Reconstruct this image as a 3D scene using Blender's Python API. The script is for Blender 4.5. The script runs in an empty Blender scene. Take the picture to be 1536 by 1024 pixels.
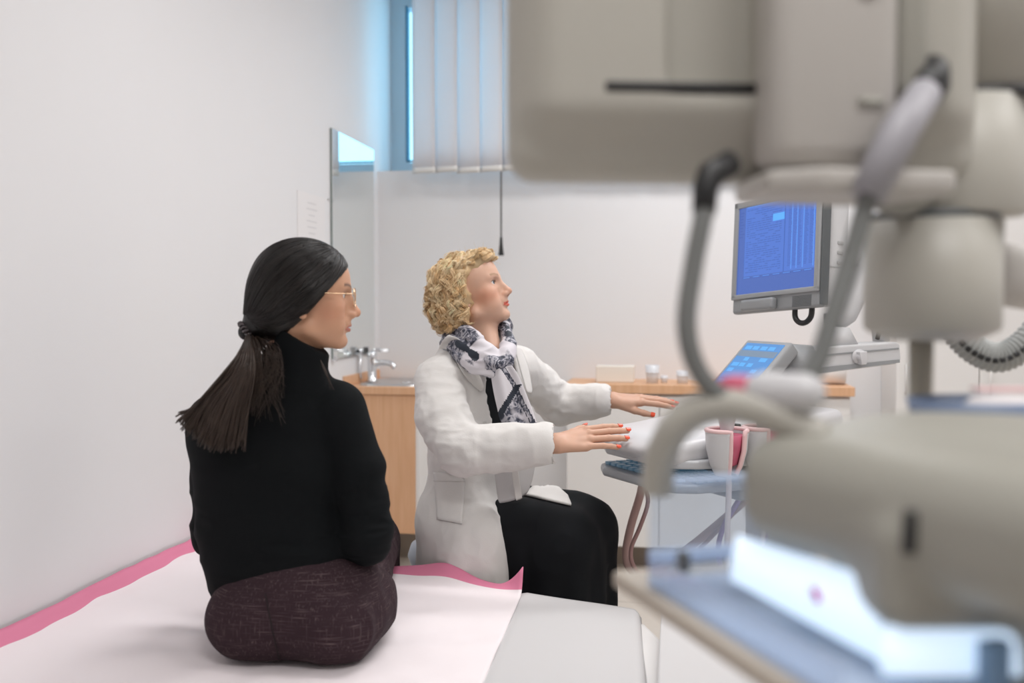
import bpy, math, random
import numpy as np
from mathutils import Vector, Matrix

random.seed(7)
rng = np.random.default_rng(7)
SC = bpy.context.scene
COL = SC.collection

# ------------------------------------------------------------------ camera frame (used to measure real positions)
FPX = 1493.0
CAM_H = 1.25
_th, _ph = math.radians(9.2), math.radians(2.0)
FW = np.array([-math.sin(_th) * math.cos(_ph), math.cos(_th) * math.cos(_ph), -math.sin(_ph)])
RT = np.array([math.cos(_th), math.sin(_th), 0.0])
UP = np.cross(RT, FW)
CAM = np.array([0.0, 0.0, CAM_H])
Z3 = np.array([0, 0, 1.0])
FH = np.array([-math.sin(_th), math.cos(_th), 0.0])


def A(*v):
    return np.array(v, dtype=float)


def ray(px, py):
    return FW + RT * (px - 768) / FPX + UP * (512 - py) / FPX


def W(px, py, d):
    return CAM + ray(px, py) * d


def on_z(px, py, z):
    r = ray(px, py)
    return CAM + r * (z - CAM_H) / r[2]


def on_x(px, py, x):
    r = ray(px, py)
    return CAM + r * x / r[0]


def on_y(px, py, y):
    r = ray(px, py)
    return CAM + r * y / r[1]


def unit(v):
    v = np.asarray(v, float)
    return v / np.linalg.norm(v)


# ------------------------------------------------------------------ materials
MATS = {}


def mat(name, col=(0.8, 0.8, 0.8), rough=0.5, metal=0.0, spec=0.5, noise=0.0, nscale=20.0, bump=0.0, bscale=60.0,
        emit=None, estr=0.0, sss=0.0, sheen=0.0, coat=0.0, attr=None, aniso=0.0):
    if name in MATS:
        return MATS[name]
    m = bpy.data.materials.new(name)
    m.use_nodes = True
    nt = m.node_tree
    b = nt.nodes['Principled BSDF']
    b.inputs['Base Color'].default_value = (*col, 1)
    b.inputs['Roughness'].default_value = rough
    b.inputs['Metallic'].default_value = metal
    b.inputs['Specular IOR Level'].default_value = spec
    if coat:
        b.inputs['Coat Weight'].default_value = coat
    if sheen:
        b.inputs['Sheen Weight'].default_value = sheen
    if sss:
        b.inputs['Subsurface Weight'].default_value = sss
        b.inputs['Subsurface Radius'].default_value = (0.012, 0.005, 0.003)
        b.inputs['Subsurface Scale'].default_value = 1.0
    if emit:
        b.inputs['Emission Color'].default_value = (*emit, 1)
        b.inputs['Emission Strength'].default_value = estr
    src = None
    tc = nt.nodes.new('ShaderNodeTexCoord')
    if attr:
        a = nt.nodes.new('ShaderNodeAttribute')
        a.attribute_name = attr
        src = a.outputs['Color']
        nt.links.new(src, b.inputs['Base Color'])
    n = nt.nodes.new('ShaderNodeTexNoise')
    n.inputs['Scale'].default_value = nscale
    n.inputs['Detail'].default_value = 4
    nt.links.new(tc.outputs['Object'], n.inputs['Vector'])
    if noise:
        mx = nt.nodes.new('ShaderNodeMix')
        mx.data_type = 'RGBA'
        mx.blend_type = 'MULTIPLY'
        mx.inputs['Factor'].default_value = 1.0
        mr = nt.nodes.new('ShaderNodeMapRange')
        mr.inputs['To Min'].default_value = 1 - noise
        mr.inputs['To Max'].default_value = 1 + noise
        nt.links.new(n.outputs['Fac'], mr.inputs['Value'])
        if src:
            nt.links.new(src, mx.inputs['A'])
        else:
            mx.inputs['A'].default_value = (*col, 1)
        nt.links.new(mr.outputs['Result'], mx.inputs['B'])
        nt.links.new(mx.outputs['Result'], b.inputs['Base Color'])
    if bump:
        n2 = nt.nodes.new('ShaderNodeTexNoise')
        n2.inputs['Scale'].default_value = bscale
        n2.inputs['Detail'].default_value = 3
        nt.links.new(tc.outputs['Object'], n2.inputs['Vector'])
        bp = nt.nodes.new('ShaderNodeBump')
        bp.inputs['Strength'].default_value = bump
        bp.inputs['Distance'].default_value = 0.004
        nt.links.new(n2.outputs['Fac'], bp.inputs['Height'])
        nt.links.new(bp.outputs['Normal'], b.inputs['Normal'])
    MATS[name] = m
    return m


def ramp_mat(name, stops, rough=0.6, kind='noise', scale=10.0, stretch=(1, 1, 1), detail=5.0, spec=0.4, distort=0.0, bump=0.0, sheen=0.0, interp='LINEAR'):
    """A base colour laid out by a noise, wave or voronoi pattern through a colour ramp."""
    m = bpy.data.materials.new(name)
    m.use_nodes = True
    nt = m.node_tree
    b = nt.nodes['Principled BSDF']
    b.inputs['Roughness'].default_value = rough
    b.inputs['Specular IOR Level'].default_value = spec
    if sheen:
        b.inputs['Sheen Weight'].default_value = sheen
    tc = nt.nodes.new('ShaderNodeTexCoord')
    mp = nt.nodes.new('ShaderNodeMapping')
    mp.inputs['Scale'].default_value = stretch
    nt.links.new(tc.outputs['Object'], mp.inputs['Vector'])
    if kind == 'noise':
        t = nt.nodes.new('ShaderNodeTexNoise')
        t.inputs['Detail'].default_value = detail
        t.inputs['Distortion'].default_value = distort
        out = t.outputs['Fac']
    elif kind == 'wave':
        t = nt.nodes.new('ShaderNodeTexWave')
        t.inputs['Distortion'].default_value = distort
        t.inputs['Detail'].default_value = detail
        out = t.outputs['Fac']
    else:
        t = nt.nodes.new('ShaderNodeTexVoronoi')
        out = t.outputs['Distance']
    t.inputs['Scale'].default_value = scale
    nt.links.new(mp.outputs['Vector'], t.inputs['Vector'])
    r = nt.nodes.new('ShaderNodeValToRGB')
    r.color_ramp.interpolation = interp
    el = r.color_ramp.elements
    el[0].position, el[0].color = stops[0][0], (*stops[0][1], 1)
    el[1].position, el[1].color = stops[-1][0], (*stops[-1][1], 1)
    for p, c in stops[1:-1]:
        e = el.new(p)
        e.color = (*c, 1)
    nt.links.new(out, r.inputs['Fac'])
    nt.links.new(r.outputs['Color'], b.inputs['Base Color'])
    if bump:
        bp = nt.nodes.new('ShaderNodeBump')
        bp.inputs['Strength'].default_value = bump
        bp.inputs['Distance'].default_value = 0.003
        nt.links.new(out, bp.inputs['Height'])
        nt.links.new(bp.outputs['Normal'], b.inputs['Normal'])
    MATS[name] = m
    return m


def clear_mat(name, tint, opacity=0.25, rough=0.1, gloss=0.08):
    """Thin clear plastic or glass: mostly straight-through, part tinted diffuse, a little gloss."""
    m = bpy.data.materials.new(name)
    m.use_nodes = True
    nt = m.node_tree
    for n in list(nt.nodes):
        nt.nodes.remove(n)
    out = nt.nodes.new('ShaderNodeOutputMaterial')
    t = nt.nodes.new('ShaderNodeBsdfTransparent')
    t.inputs['Color'].default_value = (*[0.5 + 0.5 * c for c in tint], 1)
    d = nt.nodes.new('ShaderNodeBsdfDiffuse')
    d.inputs['Color'].default_value = (*tint, 1)
    tr = nt.nodes.new('ShaderNodeBsdfTranslucent')
    tr.inputs['Color'].default_value = (*tint, 1)
    g = nt.nodes.new('ShaderNodeBsdfGlossy')
    g.inputs['Roughness'].default_value = rough
    a0 = nt.nodes.new('ShaderNodeMixShader')
    a0.inputs[0].default_value = 0.5
    nt.links.new(d.outputs[0], a0.inputs[1])
    nt.links.new(tr.outputs[0], a0.inputs[2])
    a1 = nt.nodes.new('ShaderNodeMixShader')
    a1.inputs[0].default_value = opacity
    nt.links.new(t.outputs[0], a1.inputs[1])
    nt.links.new(a0.outputs[0], a1.inputs[2])
    a2 = nt.nodes.new('ShaderNodeMixShader')
    a2.inputs[0].default_value = gloss
    nt.links.new(a1.outputs[0], a2.inputs[1])
    nt.links.new(g.outputs[0], a2.inputs[2])
    nt.links.new(a2.outputs[0], out.inputs['Surface'])
    MATS[name] = m
    return m


# ------------------------------------------------------------------ objects
def tag(o, label=None, cat=None, group=None, kind=None):
    if label:
        o['label'] = label
    if cat:
        o['category'] = cat
    if group:
        o['group'] = group
    if kind:
        o['kind'] = kind
    return o


def root(name, loc, label, cat, group=None):
    o = bpy.data.objects.new(name, None)
    COL.objects.link(o)
    o.location = Vector([float(x) for x in loc])
    return tag(o, label, cat, group)


def link(name, me, m=None, parent=None, smooth=False):
    o = bpy.data.objects.new(name, me)
    COL.objects.link(o)
    if m is not None:
        for mm in (m if isinstance(m, (list, tuple)) else [m]):
            me.materials.append(mm)
    if smooth:
        me.polygons.foreach_set('use_smooth', [True] * len(me.polygons))
    if parent is not None:
        o.parent = parent
        pw = parent.location.copy() if parent.parent is None else Vector((0, 0, 0))   # parts keep world coordinates
        o.matrix_parent_inverse = Matrix.Translation(-pw)
    return o


class MB:
    """Collects geometry in world coordinates; build() links it as one mesh object."""

    def __init__(self):
        self.v, self.f, self.mi, self.cur = [], [], [], 0

    def add(self, verts, faces):
        b = len(self.v)
        self.v.extend([tuple(float(c) for c in p) for p in verts])
        for f in faces:
            self.f.append(tuple(b + i for i in f))
            self.mi.append(self.cur)
        return self

    def box(self, lo, hi, M=None, bev=0.0):
        """Axis box lo..hi in the frame M (4 vectors: origin, x, y, z) with chamfered edges."""
        lo, hi = A(*lo), A(*hi)
        c, h = (lo + hi) / 2, (hi - lo) / 2
        o, ax, ay, az = M if M is not None else (A(0, 0, 0), A(1, 0, 0), A(0, 1, 0), A(0, 0, 1))
        bev = min(bev, *(h * 0.98))
        pts, idx = [], {}
        if bev <= 0:
            for sx in (-1, 1):
                for sy in (-1, 1):
                    for sz in (-1, 1):
                        idx[sx, sy, sz] = len(pts)
                        pts.append(c + h * A(sx, sy, sz))
            g = lambda *s: idx[s]
            fs = [(g(-1, -1, -1), g(-1, -1, 1), g(-1, 1, 1), g(-1, 1, -1)), (g(1, -1, -1), g(1, 1, -1), g(1, 1, 1), g(1, -1, 1)),
                  (g(-1, -1, -1), g(1, -1, -1), g(1, -1, 1), g(-1, -1, 1)), (g(-1, 1, -1), g(-1, 1, 1), g(1, 1, 1), g(1, 1, -1)),
                  (g(-1, -1, -1), g(-1, 1, -1), g(1, 1, -1), g(1, -1, -1)), (g(-1, -1, 1), g(1, -1, 1), g(1, 1, 1), g(-1, 1, 1))]
        else:
            # superellipsoid-like rounded box: sphere grid pushed to corners
            n = 3
            pts, fs = [], []
            us = [i / n * math.pi / 2 for i in range(n + 1)]
            rows = []
            lat = [-math.pi / 2 + u for u in us] + [u for u in us]
            lon = []
            for q in range(4):
                lon += [(q * math.pi / 2 + u, q) for u in us]
            sgn = [(1, 1), (-1, 1), (-1, -1), (1, -1)]
            for k, la in enumerate(lat):
                sz = -1 if k <= n else 1
                row = []
                for lo_, q in lon:
                    d = A(math.cos(la) * math.cos(lo_), math.cos(la) * math.sin(lo_), math.sin(la))
                    p = c + (h - bev) * A(sgn[q][0], sgn[q][1], sz) + bev * d
                    row.append(len(pts))
                    pts.append(p)
                rows.append(row)
            L = len(lon)
            for k in range(len(rows) - 1):
                for j in range(L):
                    fs.append((rows[k][j], rows[k][(j + 1) % L], rows[k + 1][(j + 1) % L], rows[k + 1][j]))
            fs.append(tuple(reversed(rows[0])))
            fs.append(tuple(rows[-1]))
        pts = [o + ax * p[0] + ay * p[1] + az * p[2] for p in pts]
        return self.add(pts, fs)

    def tube(self, pts, r, n=12, cap=True, flat=None):
        """Tube along pts; r is a number or one per point; flat=(normal, factor) squashes the section along normal."""
        pts = [np.asarray(p, float) for p in pts]
        rs = r if hasattr(r, '__len__') else [r] * len(pts)
        T = []
        for i in range(len(pts)):
            a, b = pts[max(i - 1, 0)], pts[min(i + 1, len(pts) - 1)]
            T.append(unit(b - a + 1e-12))
        nrm = np.cross(T[0], A(0, 0, 1) if abs(T[0][2]) < 0.9 else A(1, 0, 0))
        rows, V = [], []
        for i, p in enumerate(pts):
            nrm = unit(nrm - T[i] * (nrm @ T[i]))
            bi = np.cross(T[i], nrm)
            row = []
            for k in range(n):
                t = 2 * math.pi * k / n
                off = (nrm * math.cos(t) + bi * math.sin(t)) * rs[i]
                if flat is not None:
                    fn = unit(flat[0])
                    off = off - fn * (off @ fn) * (1 - flat[1])
                row.append(len(V))
                V.append(p + off)
            rows.append(row)
        F_ = []
        for i in range(len(rows) - 1):
            for k in range(n):
                F_.append((rows[i][k], rows[i][(k + 1) % n], rows[i + 1][(k + 1) % n], rows[i + 1][k]))
        if cap:
            F_.append(tuple(reversed(rows[0])))
            F_.append(tuple(rows[-1]))
        return self.add(V, F_)

    def lathe(self, o, axis, prof, n=32, sx=1.0, sy=1.0, ref=None):
        """prof: (radius, height) pairs about axis from point o; sx, sy stretch the section."""
        axis = unit(axis)
        u = unit(np.cross(axis, A(1, 0, 0) if abs(axis[0]) < 0.9 else A(0, 1, 0))) if ref is None else unit(np.asarray(ref) - axis * (np.asarray(ref) @ axis))
        w = np.cross(axis, u)
        V, rows = [], []
        for r, h in prof:
            row = []
            for k in range(n):
                t = 2 * math.pi * k / n
                row.append(len(V))
                V.append(np.asarray(o) + axis * h + (u * math.cos(t) * sx + w * math.sin(t) * sy) * max(r, 1e-5))
            rows.append(row)
        F_ = []
        for i in range(len(rows) - 1):
            for k in range(n):
                F_.append((rows[i][k], rows[i][(k + 1) % n], rows[i + 1][(k + 1) % n], rows[i + 1][k]))
        F_.append(tuple(reversed(rows[0])))
        F_.append(tuple(rows[-1]))
        return self.add(V, F_)

    def prism(self, poly, o, ax, ay, az, t0, t1):
        """Polygon (list of 2-D points in ax, ay from o) extruded along az from t0 to t1."""
        n = len(poly)
        V = [np.asarray(o) + ax * p[0] + ay * p[1] + az * t0 for p in poly] + [np.asarray(o) + ax * p[0] + ay * p[1] + az * t1 for p in poly]
        F_ = [tuple(reversed(range(n))), tuple(range(n, 2 * n))]
        for i in range(n):
            j = (i + 1) % n
            F_.append((i, j, n + j, n + i))
        return self.add(V, F_)

    def sheet(self, G, t=0.004):
        """A grid of points (rows x cols x 3) given thickness t along its normals."""
        G = np.asarray(G, float)
        R, Cn = G.shape[:2]
        du = np.gradient(G, axis=0)
        dv = np.gradient(G, axis=1)
        N = np.cross(du, dv)
        N /= (np.linalg.norm(N, axis=2, keepdims=True) + 1e-12)
        V = np.concatenate([(G + N * t / 2).reshape(-1, 3), (G - N * t / 2).reshape(-1, 3)])
        F_, m = [], R * Cn
        for i in range(R - 1):
            for j in range(Cn - 1):
                a, b, c, d = i * Cn + j, i * Cn + j + 1, (i + 1) * Cn + j + 1, (i + 1) * Cn + j
                F_.append((a, d, c, b))
                F_.append((m + a, m + b, m + c, m + d))
        rim = [(0, j) for j in range(Cn)] + [(i, Cn - 1) for i in range(1, R)] + [(R - 1, j) for j in range(Cn - 2, -1, -1)] + [(i, 0) for i in range(R - 2, 0, -1)]
        ids = [i * Cn + j for i, j in rim]
        for k in range(len(ids)):
            a, b = ids[k], ids[(k + 1) % len(ids)]
            F_.append((a, b, m + b, m + a))
        return self.add(V, F_)

    def build(self, name, m, parent=None, smooth=False, bevel=0.0, sub=0):
        me = bpy.data.meshes.new(name)
        me.from_pydata(self.v, [], self.f)
        o = link(name, me, m, parent, smooth)
        if len(set(self.mi)) > 1:
            me.polygons.foreach_set('material_index', self.mi)
        me.validate()
        import bmesh
        bm = bmesh.new()
        bm.from_mesh(me)
        bmesh.ops.recalc_face_normals(bm, faces=bm.faces)
        bm.to_mesh(me)
        bm.free()
        if bevel:
            b = o.modifiers.new('bev', 'BEVEL')
            b.width = bevel
            b.segments = 3
            b.limit_method = 'ANGLE'
        if sub:
            s = o.modifiers.new('sub', 'SUBSURF')
            s.levels = s.render_levels = sub
        return o


def spline(pts, n=24):
    """Catmull-Rom through pts."""
    P = [np.asarray(p, float) for p in pts]
    P = [2 * P[0] - P[1]] + P + [2 * P[-1] - P[-2]]
    out = []
    m = len(P) - 3
    for i in range(m):
        p0, p1, p2, p3 = P[i:i + 4]
        k = max(2, n // m)
        for j in range(k):
            t = j / k
            out.append(0.5 * ((2 * p1) + (-p0 + p2) * t + (2 * p0 - 5 * p1 + 4 * p2 - p3) * t * t + (-p0 + 3 * p1 - 3 * p2 + p3) * t ** 3))
    out.append(P[-2])
    return out


# ------------------------------------------------------------------ signed distance fields turned into smooth meshes
class SDF:
    def __init__(self, lo, hi, h):
        self.h = h
        self.lo = np.asarray(lo, float)
        n = np.ceil((np.asarray(hi, float) - self.lo) / h).astype(int) + 1
        self.n = n
        self.D = np.full(n, 1.0, np.float32)
        self.ax = [(self.lo[i] + np.arange(n[i]) * h).astype(np.float32) for i in range(3)]
        self.o, self.R = np.zeros(3), np.eye(3)          # local frame: world = o + R @ local

    def frame(self, o, R):
        self.o, self.R = np.asarray(o, float), np.asarray(R, float)
        return self

    def P(self, p):
        return self.o + self.R @ np.asarray(p, float)

    def _put(self, fn, blo, bhi, k, sub=False):
        pad = k + 3 * self.h
        i0 = np.clip(np.floor((blo - pad - self.lo) / self.h).astype(int), 0, self.n)
        i1 = np.clip(np.ceil((bhi + pad - self.lo) / self.h).astype(int) + 1, 0, self.n)
        if (i1 <= i0).any():
            return self
        x = self.ax[0][i0[0]:i1[0]][:, None, None]
        y = self.ax[1][i0[1]:i1[1]][None, :, None]
        z = self.ax[2][i0[2]:i1[2]][None, None, :]
        d = fn(x, y, z).astype(np.float32)
        S = self.D[i0[0]:i1[0], i0[1]:i1[1], i0[2]:i1[2]]
        if sub:
            a, b = -S, d
        else:
            a, b = S, d
        if k > 0:
            hh = np.clip(0.5 + 0.5 * (b - a) / k, 0, 1)
            r = b * (1 - hh) + a * hh - k * hh * (1 - hh)
        else:
            r = np.minimum(a, b)
        S[...] = -r if sub else r
        return self

    def cone(self, a, b, ra, rb, k=0.0, sub=False, flat=None):
        a, b = self.P(a), self.P(b)
        ba = b - a
        L2 = float(ba @ ba) + 1e-12
        mr = max(ra, rb)
        fn_, s = (None, 1.0) if flat is None else (self.R @ unit(flat[0]), flat[1])

        def f(x, y, z):
            px, py, pz = x - a[0], y - a[1], z - a[2]
            t = np.clip((px * ba[0] + py * ba[1] + pz * ba[2]) / L2, 0, 1)
            qx, qy, qz = px - t * ba[0], py - t * ba[1], pz - t * ba[2]
            if fn_ is not None:
                c = (qx * fn_[0] + qy * fn_[1] + qz * fn_[2]) * (s - 1)
                qx, qy, qz = qx + c * fn_[0], qy + c * fn_[1], qz + c * fn_[2]
            d = np.sqrt(qx * qx + qy * qy + qz * qz) - (ra + (rb - ra) * t)
            return d / max(1.0, s ** 0.5) if s > 1 else d
        m = mr * max(1.0, 1.0 / s)
        return self._put(f, np.minimum(a, b) - m, np.maximum(a, b) + m, k, sub)

    def ell(self, c, r, k=0.0, sub=False, rot=None):
        c = self.P(c)
        R = self.R if rot is None else self.R @ rot
        r = np.asarray(r, float) * np.ones(3)

        def f(x, y, z):
            px, py, pz = x - c[0], y - c[1], z - c[2]
            k0 = k1 = 0
            for i in range(3):
                q = (px * R[0, i] + py * R[1, i] + pz * R[2, i]) / r[i]
                k0 = k0 + q * q
                k1 = k1 + (q / r[i]) ** 2
            k0, k1 = np.sqrt(k0), np.sqrt(k1) + 1e-9
            return k0 * (k0 - 1) / k1
        e = np.abs(R) @ r
        return self._put(f, c - e, c + e, k, sub)

    def box(self, c, hs, rad=0.0, k=0.0, sub=False, rot=None):
        c = self.P(c)
        R = self.R if rot is None else self.R @ rot
        hs = np.asarray(hs, float)

        def f(x, y, z):
            px, py, pz = x - c[0], y - c[1], z - c[2]
            q = [np.abs(px * R[0, i] + py * R[1, i] + pz * R[2, i]) - (hs[i] - rad) for i in range(3)]
            out = np.sqrt(sum(np.maximum(v, 0) ** 2 for v in q))
            return out + np.minimum(np.maximum(np.maximum(q[0], q[1]), q[2]), 0) - rad
        e = np.abs(R) @ hs
        return self._put(f, c - e, c + e, k, sub)

    def chain(self, pts, rs, k=0.0, sub=False, flat=None):
        for i in range(len(pts) - 1):
            self.cone(pts[i], pts[i + 1], rs[i], rs[i + 1], k, sub, flat)
        return self

    def mesh(self):
        D, n = self.D, self.n
        s = D < 0
        c = np.zeros(n - 1, np.uint8)
        for dx in (0, 1):
            for dy in (0, 1):
                for dz in (0, 1):
                    c += s[dx:n[0] - 1 + dx, dy:n[1] - 1 + dy, dz:n[2] - 1 + dz]
        act = np.argwhere((c > 0) & (c < 8))
        idx = np.full(n - 1, -1, np.int32)
        idx[act[:, 0], act[:, 1], act[:, 2]] = np.arange(len(act))
        acc = np.zeros((len(act), 3))
        cnt = np.zeros(len(act))
        cor = [(a, b, d) for a in (0, 1) for b in (0, 1) for d in (0, 1)]
        val = {q: D[act[:, 0] + q[0], act[:, 1] + q[1], act[:, 2] + q[2]] for q in cor}
        for q in cor:
            for i in range(3):
                if q[i] == 0:
                    q2 = list(q)
                    q2[i] = 1
                    v0, v1 = val[q], val[tuple(q2)]
                    m = (v0 < 0) != (v1 < 0)
                    t = np.where(m, v0 / np.where(v0 == v1, 1, v0 - v1), 0)
                    p = np.tile(np.array(q, float), (len(act), 1))
                    p[:, i] += t
                    acc += p * m[:, None]
                    cnt += m
        V = self.lo + (act + acc / np.maximum(cnt, 1)[:, None]) * self.h
        quads = []
        for i in range(3):
            sl0 = [slice(None)] * 3
            sl1 = [slice(None)] * 3
            sl0[i], sl1[i] = slice(0, -1), slice(1, None)
            a, b = s[tuple(sl0)], s[tuple(sl1)]
            e = np.argwhere(a != b)
            j, l = (i + 1) % 3, (i + 2) % 3
            e = e[(e[:, j] > 0) & (e[:, l] > 0) & (e[:, j] < n[j] - 1) & (e[:, l] < n[l] - 1)]
            if not len(e):
                continue
            q = []
            for oj, ol in ((0, 0), (-1, 0), (-1, -1), (0, -1)):
                t = e.copy()
                t[:, j] += oj
                t[:, l] += ol
                q.append(idx[t[:, 0], t[:, 1], t[:, 2]])
            q = np.stack(q, 1)
            fl = a[e[:, 0], e[:, 1], e[:, 2]]
            q[~fl] = q[~fl][:, ::-1]
            quads.append(q)
        Q = np.concatenate(quads)
        Q = Q[(Q >= 0).all(1)]
        return V, Q


def relax(V, Q, it=2, lam=0.5):
    E = np.concatenate([Q[:, [0, 1]], Q[:, [1, 2]], Q[:, [2, 3]], Q[:, [3, 0]]])
    for _ in range(it):
        s = np.zeros_like(V)
        c = np.zeros(len(V))
        for k in range(3):
            s[:, k] = np.bincount(E[:, 0], V[E[:, 1], k], len(V)) + np.bincount(E[:, 1], V[E[:, 0], k], len(V))
        c = np.bincount(E[:, 0], minlength=len(V)) + np.bincount(E[:, 1], minlength=len(V))
        V = V + lam * (s / np.maximum(c, 1)[:, None] - V)
    return V


def normals(V, Q):
    fn = np.cross(V[Q[:, 2]] - V[Q[:, 0]], V[Q[:, 3]] - V[Q[:, 1]])
    N = np.zeros_like(V)
    for c in range(4):
        for k in range(3):
            N[:, k] += np.bincount(Q[:, c], fn[:, k], len(V))
    return N / (np.linalg.norm(N, axis=1, keepdims=True) + 1e-12)


def np_obj(name, V, Q, m, parent=None, colors=None, mi=None, smooth=True):
    me = bpy.data.meshes.new(name)
    me.vertices.add(len(V))
    me.vertices.foreach_set('co', np.asarray(V, np.float32).ravel())
    k = Q.shape[1]
    me.loops.add(len(Q) * k)
    me.loops.foreach_set('vertex_index', np.asarray(Q, np.int32).ravel())
    me.polygons.add(len(Q))
    me.polygons.foreach_set('loop_start', np.arange(len(Q), dtype=np.int32) * k)
    if mi is not None:
        me.polygons.foreach_set('material_index', np.asarray(mi, np.int32))
    me.update(calc_edges=True)
    if colors is not None:
        a = me.color_attributes.new('Col', 'FLOAT_COLOR', 'POINT')
        c = np.ones((len(V), 4), np.float32)
        c[:, :3] = colors
        a.data.foreach_set('color', c.ravel())
    return link(name, me, m, parent, smooth)


def vnoise(P, scale, seed=0):
    """Smooth value noise in -1..1 at points P."""
    r = np.random.default_rng(seed)
    T = r.uniform(-1, 1, (32, 32, 32))
    q = np.asarray(P) * scale + seed * 3.7
    i = np.floor(q).astype(int)
    f = q - i
    f = f * f * (3 - 2 * f)
    out = 0
    for dx in (0, 1):
        for dy in (0, 1):
            for dz in (0, 1):
                w = (f[:, 0] if dx else 1 - f[:, 0]) * (f[:, 1] if dy else 1 - f[:, 1]) * (f[:, 2] if dz else 1 - f[:, 2])
                out = out + w * T[(i[:, 0] + dx) % 32, (i[:, 1] + dy) % 32, (i[:, 2] + dz) % 32]
    return out


def rotz(a):
    c, s = math.cos(a), math.sin(a)
    return np.array([[c, -s, 0], [s, c, 0], [0, 0, 1.0]])


def rotx(a):
    c, s = math.cos(a), math.sin(a)
    return np.array([[1.0, 0, 0], [0, c, -s], [0, s, c]])


def roty(a):
    c, s = math.cos(a), math.sin(a)
    return np.array([[c, 0, s], [0, 1.0, 0], [-s, 0, c]])


def basis(fwd, up=(0, 0, 1)):
    """Columns: right, forward, up of something facing fwd."""
    f = unit(fwd)
    r = unit(np.cross(f, up))
    return np.stack([r, f, np.cross(r, f)], 1)
# ================================================================== THE ROOM
XL, XR, YB, YW, YF, ZC = -1.5, 2.3, 4.96, 5.2, -1.6, 2.95      # left, right, back wall, window plane, wall behind the camera, ceiling
M_wall = mat('wall_paint', (0.795, 0.79, 0.80), 0.75, noise=0.015, nscale=3, bump=0.04, bscale=90)
M_floor = mat('floor_vinyl', (0.68, 0.62, 0.555), 0.35, noise=0.02, nscale=4)
M_ceil = mat('ceiling_paint', (0.85, 0.85, 0.85), 0.8)
M_white = mat('white_laminate', (0.80, 0.78, 0.76), 0.4)
M_alu = mat('grey_window_frame', (0.50, 0.60, 0.66), 0.5)
M_aludark = mat('dark_window_gasket', (0.03, 0.05, 0.06), 0.5)
M_chrome = mat('chrome', (0.75, 0.76, 0.78), 0.12, 1.0)
M_steel = mat('brushed_steel', (0.62, 0.62, 0.62), 0.28, 1.0)
M_mirror = mat('mirror_glass', (0.90, 0.93, 0.92), 0.015, 1.0)
M_black = mat('black_plastic', (0.012, 0.012, 0.013), 0.45)
M_wood = ramp_mat('oak_laminate', [(0.25, (0.68, 0.385, 0.215)), (0.55, (0.74, 0.44, 0.26)), (0.8, (0.79, 0.50, 0.31))], 0.45, 'noise', 6, (14, 14, 0.7), 6)


def structure(o):
    o['kind'] = 'structure'
    return o


def slab(name, lo, hi, m):
    b = MB()
    b.box(lo, hi)
    return structure(b.build(name, m))


T = 0.12
slab('floor', (XL - T, YF - T, -T), (XR + T, YW + 0.3, 0), M_floor)
slab('ceiling', (XL - T, YF - T, ZC), (XR + T, YW + 0.3, ZC + T), M_ceil)
slab('wall_left', (XL - T, YF - T, 0), (XL, YW + 0.3, ZC), M_wall)
slab('wall_right', (XR, YF - T, 0), (XR + T, YW + 0.3, ZC), M_wall)
slab('wall_front', (XL, YF - T, 0), (XR, YF, ZC), M_wall)
WX1, WZ0, WZ1 = 1.15, 1.945, 2.90
b = MB()
b.box((XL, YB, 0), (XR, YW + 0.3, WZ0))
b.box((WX1, YB, WZ0), (XR, YW + 0.3, ZC))
b.box((XL, YB, WZ1), (WX1, YW + 0.3, ZC))
structure(b.build('wall_back', M_wall))
b = MB()                                   # thin floor seams
for yy in (2.6, 3.4, 4.2):
    b.box((XL, yy, 0), (XR, yy + 0.003, 0.0006))
structure(b.build('trim_1', mat('floor_seam', (0.42, 0.38, 0.34), 0.6)))

win = structure(root('window_1', (0, YW, WZ0), None, None))
b = MB()
fx = 0.088
b.box((XL + 0.0005, YW, WZ0 + 0.0005), (XL + fx, YW + 0.07, WZ1 - 0.0005))
b.box((WX1 - fx, YW, WZ0 + 0.0005), (WX1 - 0.0005, YW + 0.07, WZ1 - 0.0005))
b.box((XL + fx - 0.001, YW + 0.002, WZ0), (WX1 - fx + 0.001, YW + 0.068, WZ0 + 0.075))
b.box((XL + fx - 0.001, YW + 0.002, WZ1 - 0.06), (WX1 - fx + 0.001, YW + 0.068, WZ1))
b.build('window_frame', M_alu, win)
b = MB()
for x0, x1 in ((XL + fx - 0.004, XL + fx + 0.006),):
    b.box((x0, YW - 0.002, WZ0 + 0.08), (x1, YW + 0.03, WZ1 - 0.05))
b.box((XL + fx, YW - 0.002, WZ0 + 0.08), (WX1 - fx, YW + 0.02, WZ0 + 0.088))
b.build('window_gasket', mat('teal_gasket', (0.02, 0.16, 0.27), 0.5), win)
b = MB()
b.box((XL + fx, YW + 0.03, WZ0 + 0.085), (WX1 - fx, YW + 0.036, WZ1 - 0.06))
b.build('window_pane', clear_mat('window_glass', (0.9, 0.97, 1.0), 0.03, 0.02, 0.06), win)

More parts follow.
